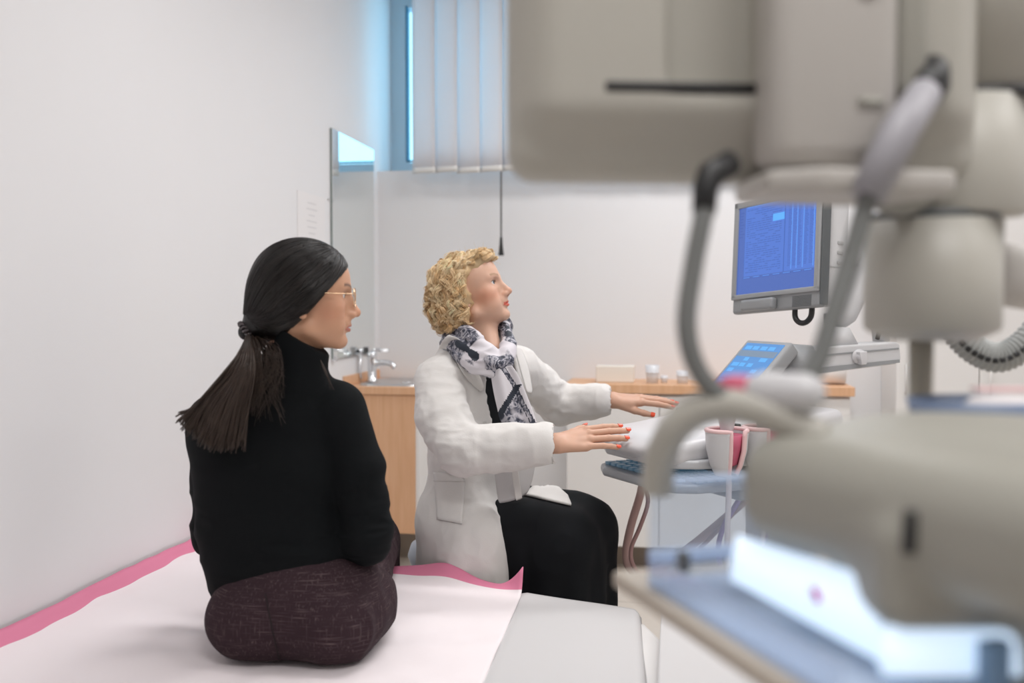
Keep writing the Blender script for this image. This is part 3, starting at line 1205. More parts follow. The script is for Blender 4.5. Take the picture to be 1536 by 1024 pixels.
# grey wing and keyboard drawer under it
kf = F4(MO + Z3 * -0.085, S, Q, Z3)
b = MB()
pl = [(-0.22, -0.10), (0.232, -0.10), (0.232, 0.20), (0.225, 0.255), (0.195, 0.30), (0.15, 0.325), (-0.12, 0.325), (-0.19, 0.29), (-0.22, 0.24)]
b.prism(pl, MO + Z3 * -0.075, S, Q, Z3, 0.0, 0.024)
wg = b.build('grey_wing', mat('silver_grey_plastic', (0.50, 0.51, 0.53), 0.35), us, False, 0.008)
b = MB()
pl2 = [(p[0] * 1.02, p[1] * 1.03) for p in pl]
b.prism(pl2, MO + Z3 * -0.138, S, Q, Z3, 0.0, 0.026)
kd = b.build('keyboard_drawer', mat('steel_grey_plastic', (0.36, 0.38, 0.41), 0.35), us, False, 0.010)
b = MB()
for i in range(13):
    for k in range(5):
        u, v = -0.17 + i * 0.031, 0.13 + k * 0.036
        if u > 0.2 and v > 0.25:
            continue
        b.box((u, v, -0.027), (u + 0.022, v + 0.024, -0.018), kf, 0.002)
b.build('keys', M_key, kd, True)
b = MB()
b.box((-0.20, -0.16, -0.085), (0.225, 0.12, 0.0), kf, 0.01)
b.build('console_underside', M_mg, us, True)
# lower body, base and wheels
PO = MO - Q * 0.30
pf = F4(A(PO[0], PO[1], 0), S, Q, Z3)
b = MB()
b.box((-0.16, -0.20, 0.14), (0.16, 0.10, 0.86), pf, 0.03)
b.build('pedestal', M_lg, us, True)
b = MB()
b.box((-0.24, -0.32, 0.09), (0.24, 0.20, 0.16), pf, 0.03)
bs = b.build('wheeled_base', M_mg, us, True)
for sx in (-0.2, 0.2):
    for sy in (-0.28, 0.16):
        c = A(PO[0], PO[1], 0.05) + S * sx + Q * sy
        b = MB()
        b.lathe(c - S * 0.02, S, [(0, 0), (0.05, 0), (0.05, 0.04), (0, 0.04)], 20)
        b.box((-0.012, -0.012, 0.0), (0.012, 0.012, 0.06), F4(c, S, Q, Z3))
        b.build('castor', M_black, us, True)
# rear neck that carries bar and panel
b = MB()
b.tube([MO - Q * 0.26 - Z3 * 0.02, MO - Q * 0.28 + Z3 * 0.14], [0.07, 0.05], 16)
b.build('neck', M_mg, us, True)

# probe holders along the console's near side
for i, (t, lean) in enumerate(((0.20, 0), (0.08, 0), (-0.04, 0))):
    o = MO + S * 0.268 + Q * t + Z3 * 0.030
    b = MB()
    rows_o, rows_i, V, Fc = [], [], [], []
    N_ = 26
    a0 = math.radians(26)
    prof_o = [(0.030, -0.115), (0.042, -0.09), (0.052, -0.05), (0.055, -0.01), (0.056, 0.0)]
    prof_i = [(0.047, 0.0), (0.046, -0.01), (0.043, -0.05), (0.033, -0.085), (0.022, -0.105)]
    prof_ = prof_o + prof_i
    for (r, h) in prof_:
        row = []
        for k in range(N_ + 1):
            t_ = a0 + (2 * math.pi - 2 * a0) * k / N_
            row.append(len(V))
            V.append(o + S * (r * math.cos(t_)) + Q * (r * math.sin(t_)) + Z3 * h)
        rows_o.append(row)
    L = len(rows_o)
    for a_ in range(L):
        for k in range(N_):
            r0, r1 = rows_o[a_], rows_o[(a_ + 1) % L]
            Fc.append((r0[k], r0[k + 1], r1[k + 1], r1[k]))
    Fc.append(tuple(rows_o[a_][0] for a_ in range(L)))
    Fc.append(tuple(rows_o[a_][N_] for a_ in reversed(range(L))))
    b.add(V, Fc)
    ph_ = b.build('probe_holder', M_lg, us, True)
    ph_.data.polygons.foreach_set('use_smooth', [len(p.vertices) == 4 for p in ph_.data.polygons])
    b = MB()
    rim = [o + S * (0.0515 * math.cos(t_)) + Q * (0.0515 * math.sin(t_)) + Z3 * 0.001 for t_ in np.linspace(a0, 2 * math.pi - a0, 30)]
    for sgn in (1, -1):
        leg = []
        for r, h in ((0.05, -0.012), (0.0475, -0.05), (0.038, -0.088), (0.028, -0.108)):
            leg.append(o + S * (r * math.cos(a0)) + Q * (sgn * r * math.sin(a0)) + Z3 * h)
        rim = (list(reversed(leg)) + rim) if sgn == 1 else rim + leg
    b.tube(rim, 0.0062, 8)
    b.build('pink_rim', M_pinkrim, ph_, True)
    b = MB()
    b.lathe(o - Z3 * 0.02, Z3, [(0, -0.08), (0.03, -0.065), (0.041, -0.02), (0.0435, 0.01), (0.040, 0.01), (0, -0.03)], 20)
    b.build('liner', M_pinkdk, ph_, True)
    b = MB()
    b.box((-0.006, -0.008, -0.05), (0.02, 0.008, 0.01), F4(o - S * 0.055 - Q * 0.068, S, Q, Z3), 0.003)
    b.build('holder_clip', M_black, ph_, True)


def probe(o, name, m, lb, hang):
    r_ = root(name, o, lb, 'ultrasound probe')
    b = MB()
    b.lathe(o, Z3, [(0, -0.075), (0.014, -0.075), (0.02, -0.05), (0.022, -0.01), (0.030, 0.02), (0.036, 0.035), (0.034, 0.048), (0.02, 0.056), (0, 0.058)], 22, sx=1.0, sy=0.75)
    b.build('probe_body', m, r_, True)
    b = MB()
    b.lathe(o, Z3, [(0, 0.046), (0.0345, 0.046), (0.03, 0.057), (0.012, 0.063), (0, 0.063)], 22, sx=1.0, sy=0.75)
    b.build('probe_face', M_dg if m is not M_offw else M_lg, r_, True)
    b = MB()
    b.tube(spline(hang, 30), 0.0075, 9)
    b.build('probe_cable', mat('pale_cord', (0.66, 0.58, 0.57), 0.5), r_, True)


po = MO + S * 0.268 + Q * 0.20 + Z3 * 0.035
probe(po + Z3 * 0.005, 'ultrasound_probe', M_offw, 'white ultrasound probe in the holder nearest the doctor', [po - Z3 * 0.07, po + S * 0.01 - Z3 * 0.14, po + S * 0.005 - Z3 * 0.3, po - S * 0.03 - Q * 0.03 - Z3 * 0.52, po - S * 0.10 - Q * 0.1 - Z3 * 0.6, po - S * 0.16 - Q * 0.20 - Z3 * 0.50])
po = MO + S * 0.268 + Q * 0.08 + Z3 * 0.035
probe(po + Z3 * 0.012, 'ultrasound_probe', M_mg, 'grey ultrasound probe in the middle holder', [po - Z3 * 0.06, po + S * 0.008 - Z3 * 0.13, po - Z3 * 0.3, po - S * 0.03 - Z3 * 0.5, po - S * 0.1 - Q * 0.06 - Z3 * 0.6, po - S * 0.16 - Q * 0.14 - Z3 * 0.5])

for nm, lb, m, r, pts in (
        ('hanging_cable', 'thick pinkish cable looping down below the keyboard in front of the cabinets', M_pinkcord, 0.0125,
         [W(968, 690, 2.95), W(962, 735, 2.95), W(946, 790, 2.95), W(939, 832, 2.95), W(948, 856, 2.94), W(968, 862, 2.93), W(1000, 846, 2.96), W(1060, 800, 3.0), W(1130, 740, 3.02)]),
        ('hanging_cable', 'thin darker pink cable running close beside the thick looping one', mat('dusky_cord', (0.42, 0.25, 0.24), 0.5), 0.0065,
         [W(960, 690, 2.91), W(965, 720, 2.91), W(972, 752, 2.91), W(960, 790, 2.91), W(947, 822, 2.91), W(950, 848, 2.91), W(972, 872, 2.91), W(1020, 850, 2.93), W(1100, 770, 3.0), W(1140, 720, 3.0)]),
        ('hanging_cable', 'purple cable hanging under the machine, seen through the clear tub', mat('purple_cord', (0.30, 0.16, 0.42), 0.5), 0.008,
         [W(1120, 700, 2.95), W(1110, 745, 2.95), W(1085, 790, 2.95), W(1078, 835, 2.95), W(1100, 880, 2.95), W(1150, 800, 2.98), W(1165, 740, 3.0)])):
    b = MB()
    b.tube(spline(pts, 48), r, 10)
    tag(b.build(nm, m, None, True), lb, 'cable', 'cables under the ultrasound machine')
# ================================================================== FOREGROUND EQUIPMENT (close to the camera, out of focus)
M_bg = mat('beige_grey_casing', (0.455, 0.437, 0.39), 0.45)
M_bg2 = mat('warm_grey_casing', (0.345, 0.335, 0.295), 0.5)
M_bgl = mat('pale_grey_casing', (0.50, 0.475, 0.445), 0.45)
M_cable = mat('grey_rubber', (0.17, 0.175, 0.17), 0.5)

PD = 1.06
pole_c = W(1398, 400, PD)
px_, py_ = pole_c[0], pole_c[1]
SHZ = 0.985
stand = root('equipment_stand', (px_, py_, 0), 'grey equipment stand with a thick column close to the camera', 'equipment stand')


def zat(y, d):
    return CAM_H + (460 - y) / FPX * d


b = MB()
pp_ = W(1381, 560, PD)
b.lathe((pp_[0], pp_[1], 0), Z3, [(0, 0.10), (0.0125, 0.10), (0.0125, zat(500, PD)), (0, zat(500, PD))], 24)
b.build('pole', mat('pole_metal', (0.50, 0.47, 0.40), 0.35, 0.4), stand, True)
b = MB()
b.lathe((px_, py_, 0), Z3, [(0, zat(512, PD)), (0.045, zat(510, PD)), (0.066, zat(496, PD)), (0.069, zat(490, PD)), (0.069, zat(333, PD)), (0, zat(333, PD))], 40)
b.build('lower_column', M_bg, stand, True)
b = MB()
b.lathe((px_, py_, 0), Z3, [(0, zat(333, PD)), (0.066, zat(333, PD)), (0.066, zat(322, PD)), (0, zat(322, PD))], 40)
b.build('collar', M_dg, stand, True)
uc = W(1432, 240, PD)
b = MB()
b.lathe((uc[0], uc[1], 0), Z3, [(0, zat(325, PD)), (0.070, zat(325, PD)), (0.072, zat(320, PD)), (0.072, zat(158, PD)), (0, zat(158, PD))], 40)
b.build('upper_column', M_bg, stand, True)
uc2 = W(1462, 80, PD)
b = MB()
b.lathe((uc2[0], uc2[1], 0), Z3, [(0, zat(160, PD)), (0.068, zat(160, PD)), (0.068, 1.75), (0, 1.75)], 40)
b.build('top_column', M_bg, stand, True)
b = MB()
b.lathe((uc2[0], uc2[1], 0), Z3, [(0, zat(161, PD)), (0.0705, zat(161, PD)), (0.0705, zat(148, PD)), (0, zat(148, PD))], 40)
b.build('black_strap', M_black, stand, True)
b = MB()
a0, a1 = W(1470, 405, 1.10), W(1640, 440, 1.5)
b.tube([a0, a1], [0.03, 0.034], 16, flat=(Z3, 1.2))
b.build('side_arm', M_bgl, stand, True)
b = MB()
b.tube(spline([W(1500, 300, 1.03), W(1510, 262, 1.02), W(1530, 243, 1.02), W(1556, 238, 1.02)], 12), 0.006, 10)
b.build('side_hook', M_bg2, stand, True)
b = MB()
for k in range(5):
    a = math.radians(72 * k + 20)
    e = A(px_ + 0.30 * math.cos(a), py_ + 0.30 * math.sin(a), 0.075)
    b.tube([A(px_, py_, 0.11), e], [0.035, 0.02], 12, flat=(Z3, 0.7))
base_ = b.build('five_arm_base', M_bg2, stand, True)
for k in range(5):
    a = math.radians(72 * k + 20)
    e = A(px_ + 0.30 * math.cos(a), py_ + 0.30 * math.sin(a), 0.03)
    t_ = A(-math.sin(a), math.cos(a), 0)
    b = MB()
    b.lathe(e - t_ * 0.012, t_, [(0, 0), (0.03, 0), (0.03, 0.024), (0, 0.024)], 18)
    b.box((-0.006, -0.006, 0), (0.006, 0.006, 0.045), F4(e, A(1, 0, 0), A(0, 1, 0), Z3))
    b.build('castor', M_black, stand, True)

# shelf of the stand that carries the tub and the lamp housing
P0, P1 = on_z(955, 880, SHZ), on_z(1262, 1082, SHZ)
ed = unit(P1 - P0)
pr_ = unit(np.cross(ed, Z3))
if pr_ @ RT < 0:
    pr_ = -pr_
SL = float(np.linalg.norm(P1 - P0)) + 0.03
b = MB()
b.box((-0.06, 0.0, -0.016), (SL, 0.46, 0.0), F4(A(P0[0], P0[1], SHZ), ed, pr_, Z3), 0.004)
b.build('shelf', mat('shelf_beige', (0.50, 0.44, 0.37), 0.5), stand, True)

# display seen from behind
DD = 0.95
disp = root('display_monitor', W(1000, 150, DD), 'big beige monitor seen from behind at the top, close to the camera', 'monitor')
dc = W(768, 512, DD)
dn = -FH
yawd = math.radians(4)
dx_ = RT * math.cos(yawd) + FH * math.sin(yawd)
dy_ = unit(np.cross(Z3, dx_))                    # away from the camera
RMd = np.stack([dx_, dy_, Z3], 1)
L0 = W(763, 268, DD)                             # lower left corner of the rear casing
f = SDF(L0 - 0.12, L0 + 0.62, 0.0045)
f.frame(L0, RMd)
f.box((0.235, 0.03, 0.17), (0.235, 0.030, 0.17), 0.028)
f.box((0.235, 0.005, 0.19), (0.215, 0.03, 0.145), 0.028, 0.03)
f.box((0.195, -0.025, 0.245), (0.045, 0.045, 0.16), 0.01, 0.012, sub=True)
V, Qd = f.mesh()
V = relax(V, Qd, 3)
rc = np_obj('rear_casing', V, Qd, M_bg, disp)
b = MB()
df_ = F4(L0, dx_, dy_, Z3)
b.box((0.088, -0.0265, 0.078), (0.232, -0.018, 0.089), df_, 0.003)
b.build('vent_slot', M_black, rc, True)
b = MB()
b.box((0.232, -0.075, 0.005), (0.352, 0.0, 0.42), df_, 0.02)
cb = b.build('mount_column', M_bgl, disp, True)
b = MB()
b.lathe(L0 + dx_ * 0.318 - dy_ * 0.0755 + Z3 * 0.168, -dy_, [(0, 0), (0.013, 0), (0.011, 0.003), (0, 0.004)], 18)
b.box((0.310, -0.078, 0.058), (0.333, -0.0755, 0.066), df_)
b.build('column_screws', M_bg2, cb, True)
b = MB()
b.prism([(0.225, 0.02), (0.225, -0.08), (0.27, -0.105), (0.395, -0.09), (0.405, -0.06), (0.39, 0.05)], L0 - Z3 * 0.004, dx_, dy_, Z3, -0.016, 0.004)
b.build('bracket_plate', M_bgl, disp, False, 0.006)
b = MB()
b.tube([L0 + dx_ * 0.385 + dy_ * 0.02 - Z3 * 0.006, A(uc[0], uc[1], L0[2] - 0.006)], 0.024, 16)
b.build('bracket_neck', M_bg2, disp, True)
b = MB()
b.box((0.02, 0.0605, 0.02), (0.45, 0.063, 0.32), df_)
b.build('display_front', M_dg, disp)
# side fairing between display column and stand
b = MB()
b.box((0.352, -0.06, 0.07), (0.385, 0.03, 0.42), df_, 0.012)
b.build('side_fairing', M_bg2, disp, True)

# grey cable that loops down from the display and back up to the column
pts = [W(1093, 246, 0.88), W(1062, 268, 0.87), W(1056, 318, 0.86), W(1040, 400, 0.855), W(1030, 490, 0.85), W(1050, 560, 0.85), W(1100, 605, 0.85), W(1165, 605, 0.85), W(1218, 560, 0.85),
       W(1250, 470, 0.86), W(1275, 390, 0.87), W(1300, 305, 0.875), W(1335, 225, 0.88), W(1392, 128, 0.92)]
cbl = root('display_cable', pts[5], 'grey cable hanging in a big loop below the near monitor', 'cable')
b = MB()
sp = spline(pts, 78)
b.tube(sp, 0.0088, 12)
b.build('cable_sheath', M_cable, cbl, True)
b = MB()
b.tube([W(1096, 244, 0.882), W(1066, 262, 0.87), W(1058, 284, 0.868), W(1056, 318, 0.86)], [0.012, 0.0125, 0.0115, 0.0105], 14)
b.build('plug', M_black, cbl, True)
b = MB()
b.tube([W(1300, 292, 0.872), W(1352, 192, 0.885), W(1388, 138, 0.91)], [0.017, 0.017, 0.015], 14)
b.build('pale_sleeve', mat('sleeve_grey', (0.36, 0.35, 0.38), 0.5), cbl, True)
b = MB()
b.tube([W(1384, 150, 0.91), W(1393, 128, 0.92), W(1398, 108, 0.925), W(1406, 130, 0.95)], [0.014, 0.018, 0.016, 0.012], 14)
b.build('cable_clamp', M_black, cbl, True)

# ribbed hose further back
hp = [W(1400, 455, 1.75), W(1430, 492, 1.75), W(1462, 524, 1.75), W(1498, 536, 1.75), W(1536, 517, 1.75), W(1580, 470, 1.75), W(1640, 430, 1.72)]
hs = spline(hp, 140)
rr = [0.0245 + 0.0028 * math.sin(i * 1.55) for i in range(len(hs))]
hz = root('ribbed_hose', hp[3], 'grey ribbed hose curving out behind the thick column at the right', 'hose')
b = MB()
b.tube(hs, rr, 18)
b.build('hose_tube', mat('hose_grey', (0.34, 0.35, 0.34), 0.5), hz, True)
b = MB()
for i in range(36, 110, 6):
    tdir = unit(hs[i + 1] - hs[i])
    pp = hs[i] - unit(hs[i] - CAM) * 0.0255 + np.cross(tdir, unit(hs[i] - CAM)) * -0.006
    b.box((-0.005, -0.005, -0.004), (0.005, 0.005, 0.003), F4(pp, tdir, np.cross(tdir, unit(hs[i] - CAM)), unit(hs[i] - CAM)), 0.002)
b.build('hose_clips', M_black, hz, True)
tag(MB().tube([A(*W(1384, 600, 1.75)[:2], 0.0), W(1384, 500, 1.75), hp[0]], 0.013, 14).build('hose_standpipe', M_bg2, hz, True))

# lamp housing on the shelf, in the shelf's own axes: u towards the camera, v to the right
RMs = np.stack([ed, pr_, Z3], 1)
SO = A(P0[0], P0[1], 0.0)


def LS_(u, v, z):
    return SO + ed * u + pr_ * v + Z3 * z


hz_ = root('lamp_housing', LS_(0.27, 0.18, SHZ), 'bulky warm grey lamp housing at lower right, close to the camera', 'lamp housing')
f = SDF(LS_(0.27, 0.18, 1.08) - A(0.34, 0.34, 0.13), LS_(0.27, 0.18, 1.08) + A(0.34, 0.34, 0.13), 0.004)
f.frame(SO, RMs)
rz = rotz(math.radians(10))
f.box((0.260, 0.200, 1.098), (0.184, 0.135, 0.048), 0.040, 0, rot=rz)
f.ell((0.185, 0.205, 1.125), (0.125, 0.115, 0.036), 0.02)
f.box((0.30, 0.25, 1.120), (0.14, 0.13, 0.032), 0.03, 0.02, rot=rz)
lb_ = W(1328, 915, 0.675)
f.frame(lb_, np.stack([RT, FH, Z3], 1))
f.box((0.085, 0.056, 1.065 - lb_[2]), (0.085, 0.055, 0.040), 0.018, 0.012)
f.frame(SO, RMs)
f.box((0.33, 0.215, 1.015), (0.08, 0.07, 0.025), 0.01, 0.01)
V, Qd = f.mesh()
V = relax(V, Qd, 3)
np_obj('housing_shell', V, Qd, M_bg2, hz_)
b = MB()
from mathutils.bvhtree import BVHTree
bvs_ = BVHTree.FromPolygons([tuple(v) for v in V], [tuple(int(i) for i in q) for q in Qd])
sl_ = []
for k in range(8):
    x_, y_ = 1369 - 5 * k / 7, 766 + 62 * k / 7
    dd_ = unit(ray(x_, y_))
    h_ = bvs_.ray_cast(Vector(CAM), Vector(dd_))[0]
    sl_.append(np.array(h_) + dd_ * 0.0015)
b.tube(sl_, 0.0056, 10)
b.build('vent_slot', M_black, hz_, True)
b = MB()
ld = 0.82
b.tube(spline([W(985, 735, 0.90), W(990, 690, 0.89), W(1010, 645, 0.87), W(1046, 616, 0.86), W(1098, 608, 0.85), W(1165, 624, 0.835), W(1235, 660, 0.82)], 40), 0.0145, 16)
b.build('carry_handle', M_bg, hz_, True)

# clear tub with white insert, standing on the shelf
cz = SHZ
tf_ = F4(A(P0[0], P0[1], cz), ed, pr_, Z3)
M_clear = clear_mat('blue_tinted_acrylic', (0.82, 0.90, 1.0), 0.16, 0.08, 0.06)
M_clear2 = clear_mat('blue_tinted_rim', (0.78, 0.87, 1.0), 0.85, 0.08, 0.06)
tub = root('clear_tub', P0, 'clear bluish plastic tub under the grey lamp housing', 'tub')
TW, TLn, TH = 0.13, SL - 0.05, 0.098
b = MB()
b.box((0.0, 0.012, 0.0005), (TLn, TW, 0.006), tf_)
b.build('tub_floor', M_clear2, tub)
b = MB()
b.box((0.0, 0.012, 0.006), (0.003, TW, TH), tf_)
b.box((0.0, 0.012, 0.006), (TLn, 0.015, 0.03), tf_)
b.box((0.003, TW - 0.003, 0.006), (0.10, TW, TH), tf_)
b.build('tub_wall', M_clear, tub)
b = MB()
b.box((-0.003, 0.009, TH), (0.012, TW + 0.003, TH + 0.005), tf_, 0.002)
b.build('tub_rim', M_clear2, tub, True)
b = MB()
b.box((-0.002, 0.012, 0.022), (0.008, TW, 0.034), tf_, 0.002)
b.build('tub_rib', M_clear2, tub, True)
b = MB()
b.box((0.05, 0.016, 0.028), (0.064, 0.024, 0.046), tf_, 0.002)
b.build('latch', M_dg, tub, True)
# glowing strip around the underside of the housing
top = [LS_(u, 0.050 + (u - 0.112) * 0.176, 1.054) for u in np.linspace(0.104, 0.268, 12)] + [LS_(0.285 + 0.289 * t, 0.064 + 0.957 * t, 1.030) for t in np.linspace(0, 0.2, 10)]
bot = [LS_(u, 0.044 + (u - 0.112) * 0.150, 1.016 - 0.10 * (u - 0.104)) for u in np.linspace(0.104, 0.268, 12)] + [LS_(0.288 + 0.289 * t, 0.056 + 0.957 * t, 0.997) for t in np.linspace(0, 0.2, 10)]
G = [bot, [(p + q) / 2 - pr_ * 0.002 for p, q in zip(bot, top)], top]
b = MB()
b.sheet(G, 0.004)
b.build('light_strip', mat('cool_light_strip', (0.8, 0.85, 0.9), 0.5, emit=(0.60, 0.78, 1.0), estr=0.80), hz_, True)
b = MB()
b.box((0.270, 0.066, 1.004), (0.284, 0.078, 1.052), (SO, ed, pr_, Z3), 0.002)
b.build('strip_end_cap', mat('blue_end_cap', (0.22, 0.38, 0.62), 0.4), hz_, True)
b = MB()
b.box((0.318, 0.105, 0.995), (0.330, 0.125, 1.028), (SO, ed, pr_, Z3), 0.002)
b.build('strip_divider', MATS['blue_end_cap'], hz_, True)
b = MB()
b.prism([(-0.008, 0.004), (0.002, 0.006), (0.009, -0.004), (0.0, -0.006)], LS_(0.205, 0.0575, 1.030), unit(ed), Z3, -pr_, 0.0, 0.001)
tag(b.build('pink_tape', mat('pink_tape', (0.75, 0.10, 0.40), 0.5)), 'small scrap of pink tape on the glowing strip of the lamp housing', 'tape')

# bottle lying on the housing and dish behind it
bp0, bp1 = W(1096, 584, 0.865), W(1232, 590, 0.815)
bt = root('gel_bottle', (bp0 + bp1) / 2, 'white bottle with pink cap lying on top of the lamp housing', 'bottle')
bd = unit(bp1 - bp0)
bL = float(np.linalg.norm(bp1 - bp0))
b = MB()
b.lathe(bp0, bd, [(0, 0.012), (0.009, 0.014), (0.014, 0.022), (0.016, 0.03), (0.016, bL - 0.012), (0.011, bL), (0, bL)], 24)
b.build('bottle_body', M_offw, bt, True)
b = MB()
b.lathe(bp0, bd, [(0, -0.012), (0.010, -0.010), (0.013, 0.0), (0.013, 0.018), (0.010, 0.022), (0, 0.022)], 20)
b.build('cap', mat('pink_cap', (0.62, 0.12, 0.20), 0.4), bt, True)

dsh = W(1475, 622, 1.0)
ds = root('kidney_dish', dsh, 'blue grey oval dish with a white pad behind the lamp housing at the right edge', 'dish')
b = MB()
b.lathe(dsh - Z3 * 0.018, Z3, [(0, 0), (0.05, 0.0), (0.068, 0.012), (0.075, 0.034), (0.071, 0.034), (0.064, 0.014), (0.048, 0.004), (0, 0.004)], 36, sx=1.0, sy=0.8, ref=RT)
b.build('dish_bowl', mat('blue_grey_enamel', (0.20, 0.27, 0.42), 0.35), ds, True)
b = MB()
b.lathe(dsh - Z3 * 0.014 + RT * 0.02, Z3, [(0, 0.002), (0.04, 0.002), (0.045, 0.02), (0.03, 0.032), (0, 0.034)], 28, sx=1.0, sy=0.7, ref=RT)
tag(b.build('swab_pad', mat('swab_white', (0.78, 0.74, 0.74), 0.9), None, True), 'soft white pad lying in the blue grey dish', 'pad')
b = MB()
b.box((-0.03, -0.01, 0), (0.03, 0.012, 0.004), F4(dsh + RT * 0.03 + FH * 0.02 + Z3 * 0.022, RT, FH, Z3), 0.0015)
tag(b.build('pink_pad', M_pinkrim, None, True), 'flat pink strip on the white pad in the dish', 'strip')
b = MB()
dl = float(dsh[2] - 0.018)
b.box((-0.08, -0.035, -0.006), (0.14, 0.09, 0.0), F4(A(dsh[0], dsh[1], dl), RT, FH, Z3), 0.002)
b.build('upper_shelf', M_bgl, stand, True)
# ================================================================== EXAMINATION BED
BEDZ = 0.5
M_pad = mat('white_vinyl', (0.76, 0.745, 0.74), 0.55)
M_paper = mat('white_paper_sheet', (0.61, 0.60, 0.605), 0.8, bump=0.15, bscale=14)
M_sheet = mat('pale_pink_sheet', (0.90, 0.83, 0.85), 0.85, bump=0.2, bscale=18)
M_pink = mat('pink_border', (0.74, 0.225, 0.36), 0.7)
bed = root('examination_bed', (-0.7, 1.9, 0), 'low white examination bed along the left wall, where the dark-haired woman sits', 'bed')
far = [A(-1.495, 2.975), A(-0.762, 2.735), A(-0.389, 2.575), A(-0.075, 2.43)]
out_ = [A(-1.495, 1.0), A(0.10, 1.0), A(0.20, 1.72), A(-0.062, 2.42), A(-0.389, 2.57), A(-0.762, 2.72), A(-1.495, 2.965)]
b = MB()
b.prism(out_, A(0, 0, 0), A(1, 0, 0), A(0, 1, 0), Z3, BEDZ - 0.09, BEDZ - 0.020)
b.build('mattress', M_pad, bed, False, 0.012)
inn = [A(-1.44, 1.05), A(0.05, 1.05), A(0.12, 1.72), A(-0.12, 2.30), A(-0.50, 2.42), A(-1.44, 2.46)]
b = MB()
b.prism(inn, A(0, 0, 0), A(1, 0, 0), A(0, 1, 0), Z3, 0.30, BEDZ - 0.09)
b.build('frame', M_lg, bed, False, 0.008)
for x, y in ((-1.38, 1.12), (-0.05, 1.12), (-0.22, 2.26), (-1.38, 2.40)):
    b = MB()
    b.lathe((x, y, 0), Z3, [(0, 0), (0.03, 0), (0.03, 0.012), (0.022, 0.02), (0.022, 0.30), (0, 0.30)], 20)
    b.build('leg', M_steel, bed, True)


def bedsheet(c00, c10, c01, c11, nu, nv, zfun, edge_u0=0.0, edge_v1=0.0):
    """Grid from near-left c00, near-right c10, far-left c01, far-right c11."""
    G = np.zeros((nv + 1, nu + 1, 3))
    for j in range(nv + 1):
        for i in range(nu + 1):
            u, v = i / nu, j / nv
            p = (c00 * (1 - u) + c10 * u) * (1 - v) + (c01 * (1 - u) + c11 * u) * v
            G[j, i, :2] = p
            G[j, i, 2] = zfun(u, v, p)
    return G


pn_ = np.array([[0.0, 0, 0]])


def n2(x, y, s, seed):
    return float(vnoise(np.array([[x, y, 0.37]]), s, seed)[0])


def sheet_obj(name, G, t, mats, isborder):
    b = MB()
    R, Cn = G.shape[:2]
    b.sheet(G, t)
    o = b.build(name, mats, None, True)
    mi = []
    pol = o.data.polygons
    lo = G.reshape(-1, 3)
    for p in pol:
        vi = [v % (R * Cn) for v in p.vertices]
        i = min(v % Cn for v in vi)
        j = min(v // Cn for v in vi)
        mi.append(1 if isborder(i, j, R, Cn) else 0)
    pol.foreach_set('material_index', mi)
    return o


nr = on_z(722, 1024, BEDZ)[:2]
fr_ = A(-0.389, 2.572)
nr = fr_ + (nr - fr_) * 1.25
NU, NV = 110, 120
edge_l = A(-1.489, 2.985)


def zs(u, v, p):
    z = BEDZ - 0.004 + 0.004 * n2(p[0], p[1], 6, 1) + 0.0025 * n2(p[0], p[1], 17, 2)
    d = math.hypot(p[0] + 0.83, p[1] - 2.08)
    z -= 0.009 * math.exp(-(d / 0.22) ** 2)
    ang = math.atan2(p[1] - 2.08, p[0] + 0.83)
    z += 0.004 * math.sin(ang * 11) * math.exp(-((d - 0.30) / 0.12) ** 2)
    du = (p[0] + 1.49)
    z += 0.028 * math.exp(-(du / 0.022) ** 2)                        # climbs the wall a little
    if v > 0.93:
        k = (v - 0.93) / 0.07
        z += 0.020 * k * k * (0.5 + math.sin(u * 9 + 1.0) ** 2) + 0.05 * k ** 3 * max(0, (u - 0.93) / 0.07) ** 2
        z += 0.018 * math.exp(-((u - 0.80) / 0.06) ** 2) * k
    return z


def bw(p):
    return 0.0


G = bedsheet(A(-1.489, 1.05), A(*(nr * 1.0)), edge_l, fr_ + A(0.0, 0.012), NU, NV, zs)
# wavy hand-torn line where the pink border meets the white
for j in range(NV + 1):
    y = G[j, 5, 1]
    wv = 0.006 * math.sin(y * 13) + 0.004 * math.sin(y * 31 + 1)
    G[j, 4, 0] = -1.489 + 0.036 + wv
    for i in (1, 2, 3):
        G[j, i, 0] = -1.489 + (0.036 + wv) * i / 4
    for i in (5, 6, 7):
        G[j, i, 0] = max(G[j, i, 0], G[j, 4, 0] + 0.008 * (i - 4))
o = sheet_obj('bed_pad', G, 0.003, [M_sheet, M_pink], lambda i, j, R, Cn: i < 4 or j >= R - 5)
tag(o, 'pale pink disposable bed pad with bright pink borders, under the seated woman', 'bed pad')

# white paper sheets further right
def zp(u, v, p):
    return BEDZ - 0.0045 + 0.012 * min(0, (u - 0.12) / 0.12) + 0.0035 * n2(p[0], p[1], 5, 4) * min(1, u * 8) - (0.02 * max(0, (u - 0.94) / 0.06) ** 2)


G = bedsheet(nr - A(0.03, 0), on_z(978, 1090, BEDZ)[:2], fr_ - A(0.03, -0.016), on_z(962, 913, BEDZ)[:2], 40, 60, zp)
tag(sheet_obj('paper_sheet', G, 0.0015, [M_paper, M_paper], lambda i, j, R, Cn: False), 'smooth white paper sheet beside the pink-edged pad, below the doctor\'s black skirt', 'paper sheet')


def zq(u, v, p):
    return BEDZ + 0.010 + 0.004 * n2(p[0], p[1], 4, 6) - 0.008 * u + 0.008 * math.sin(v * 3.0)


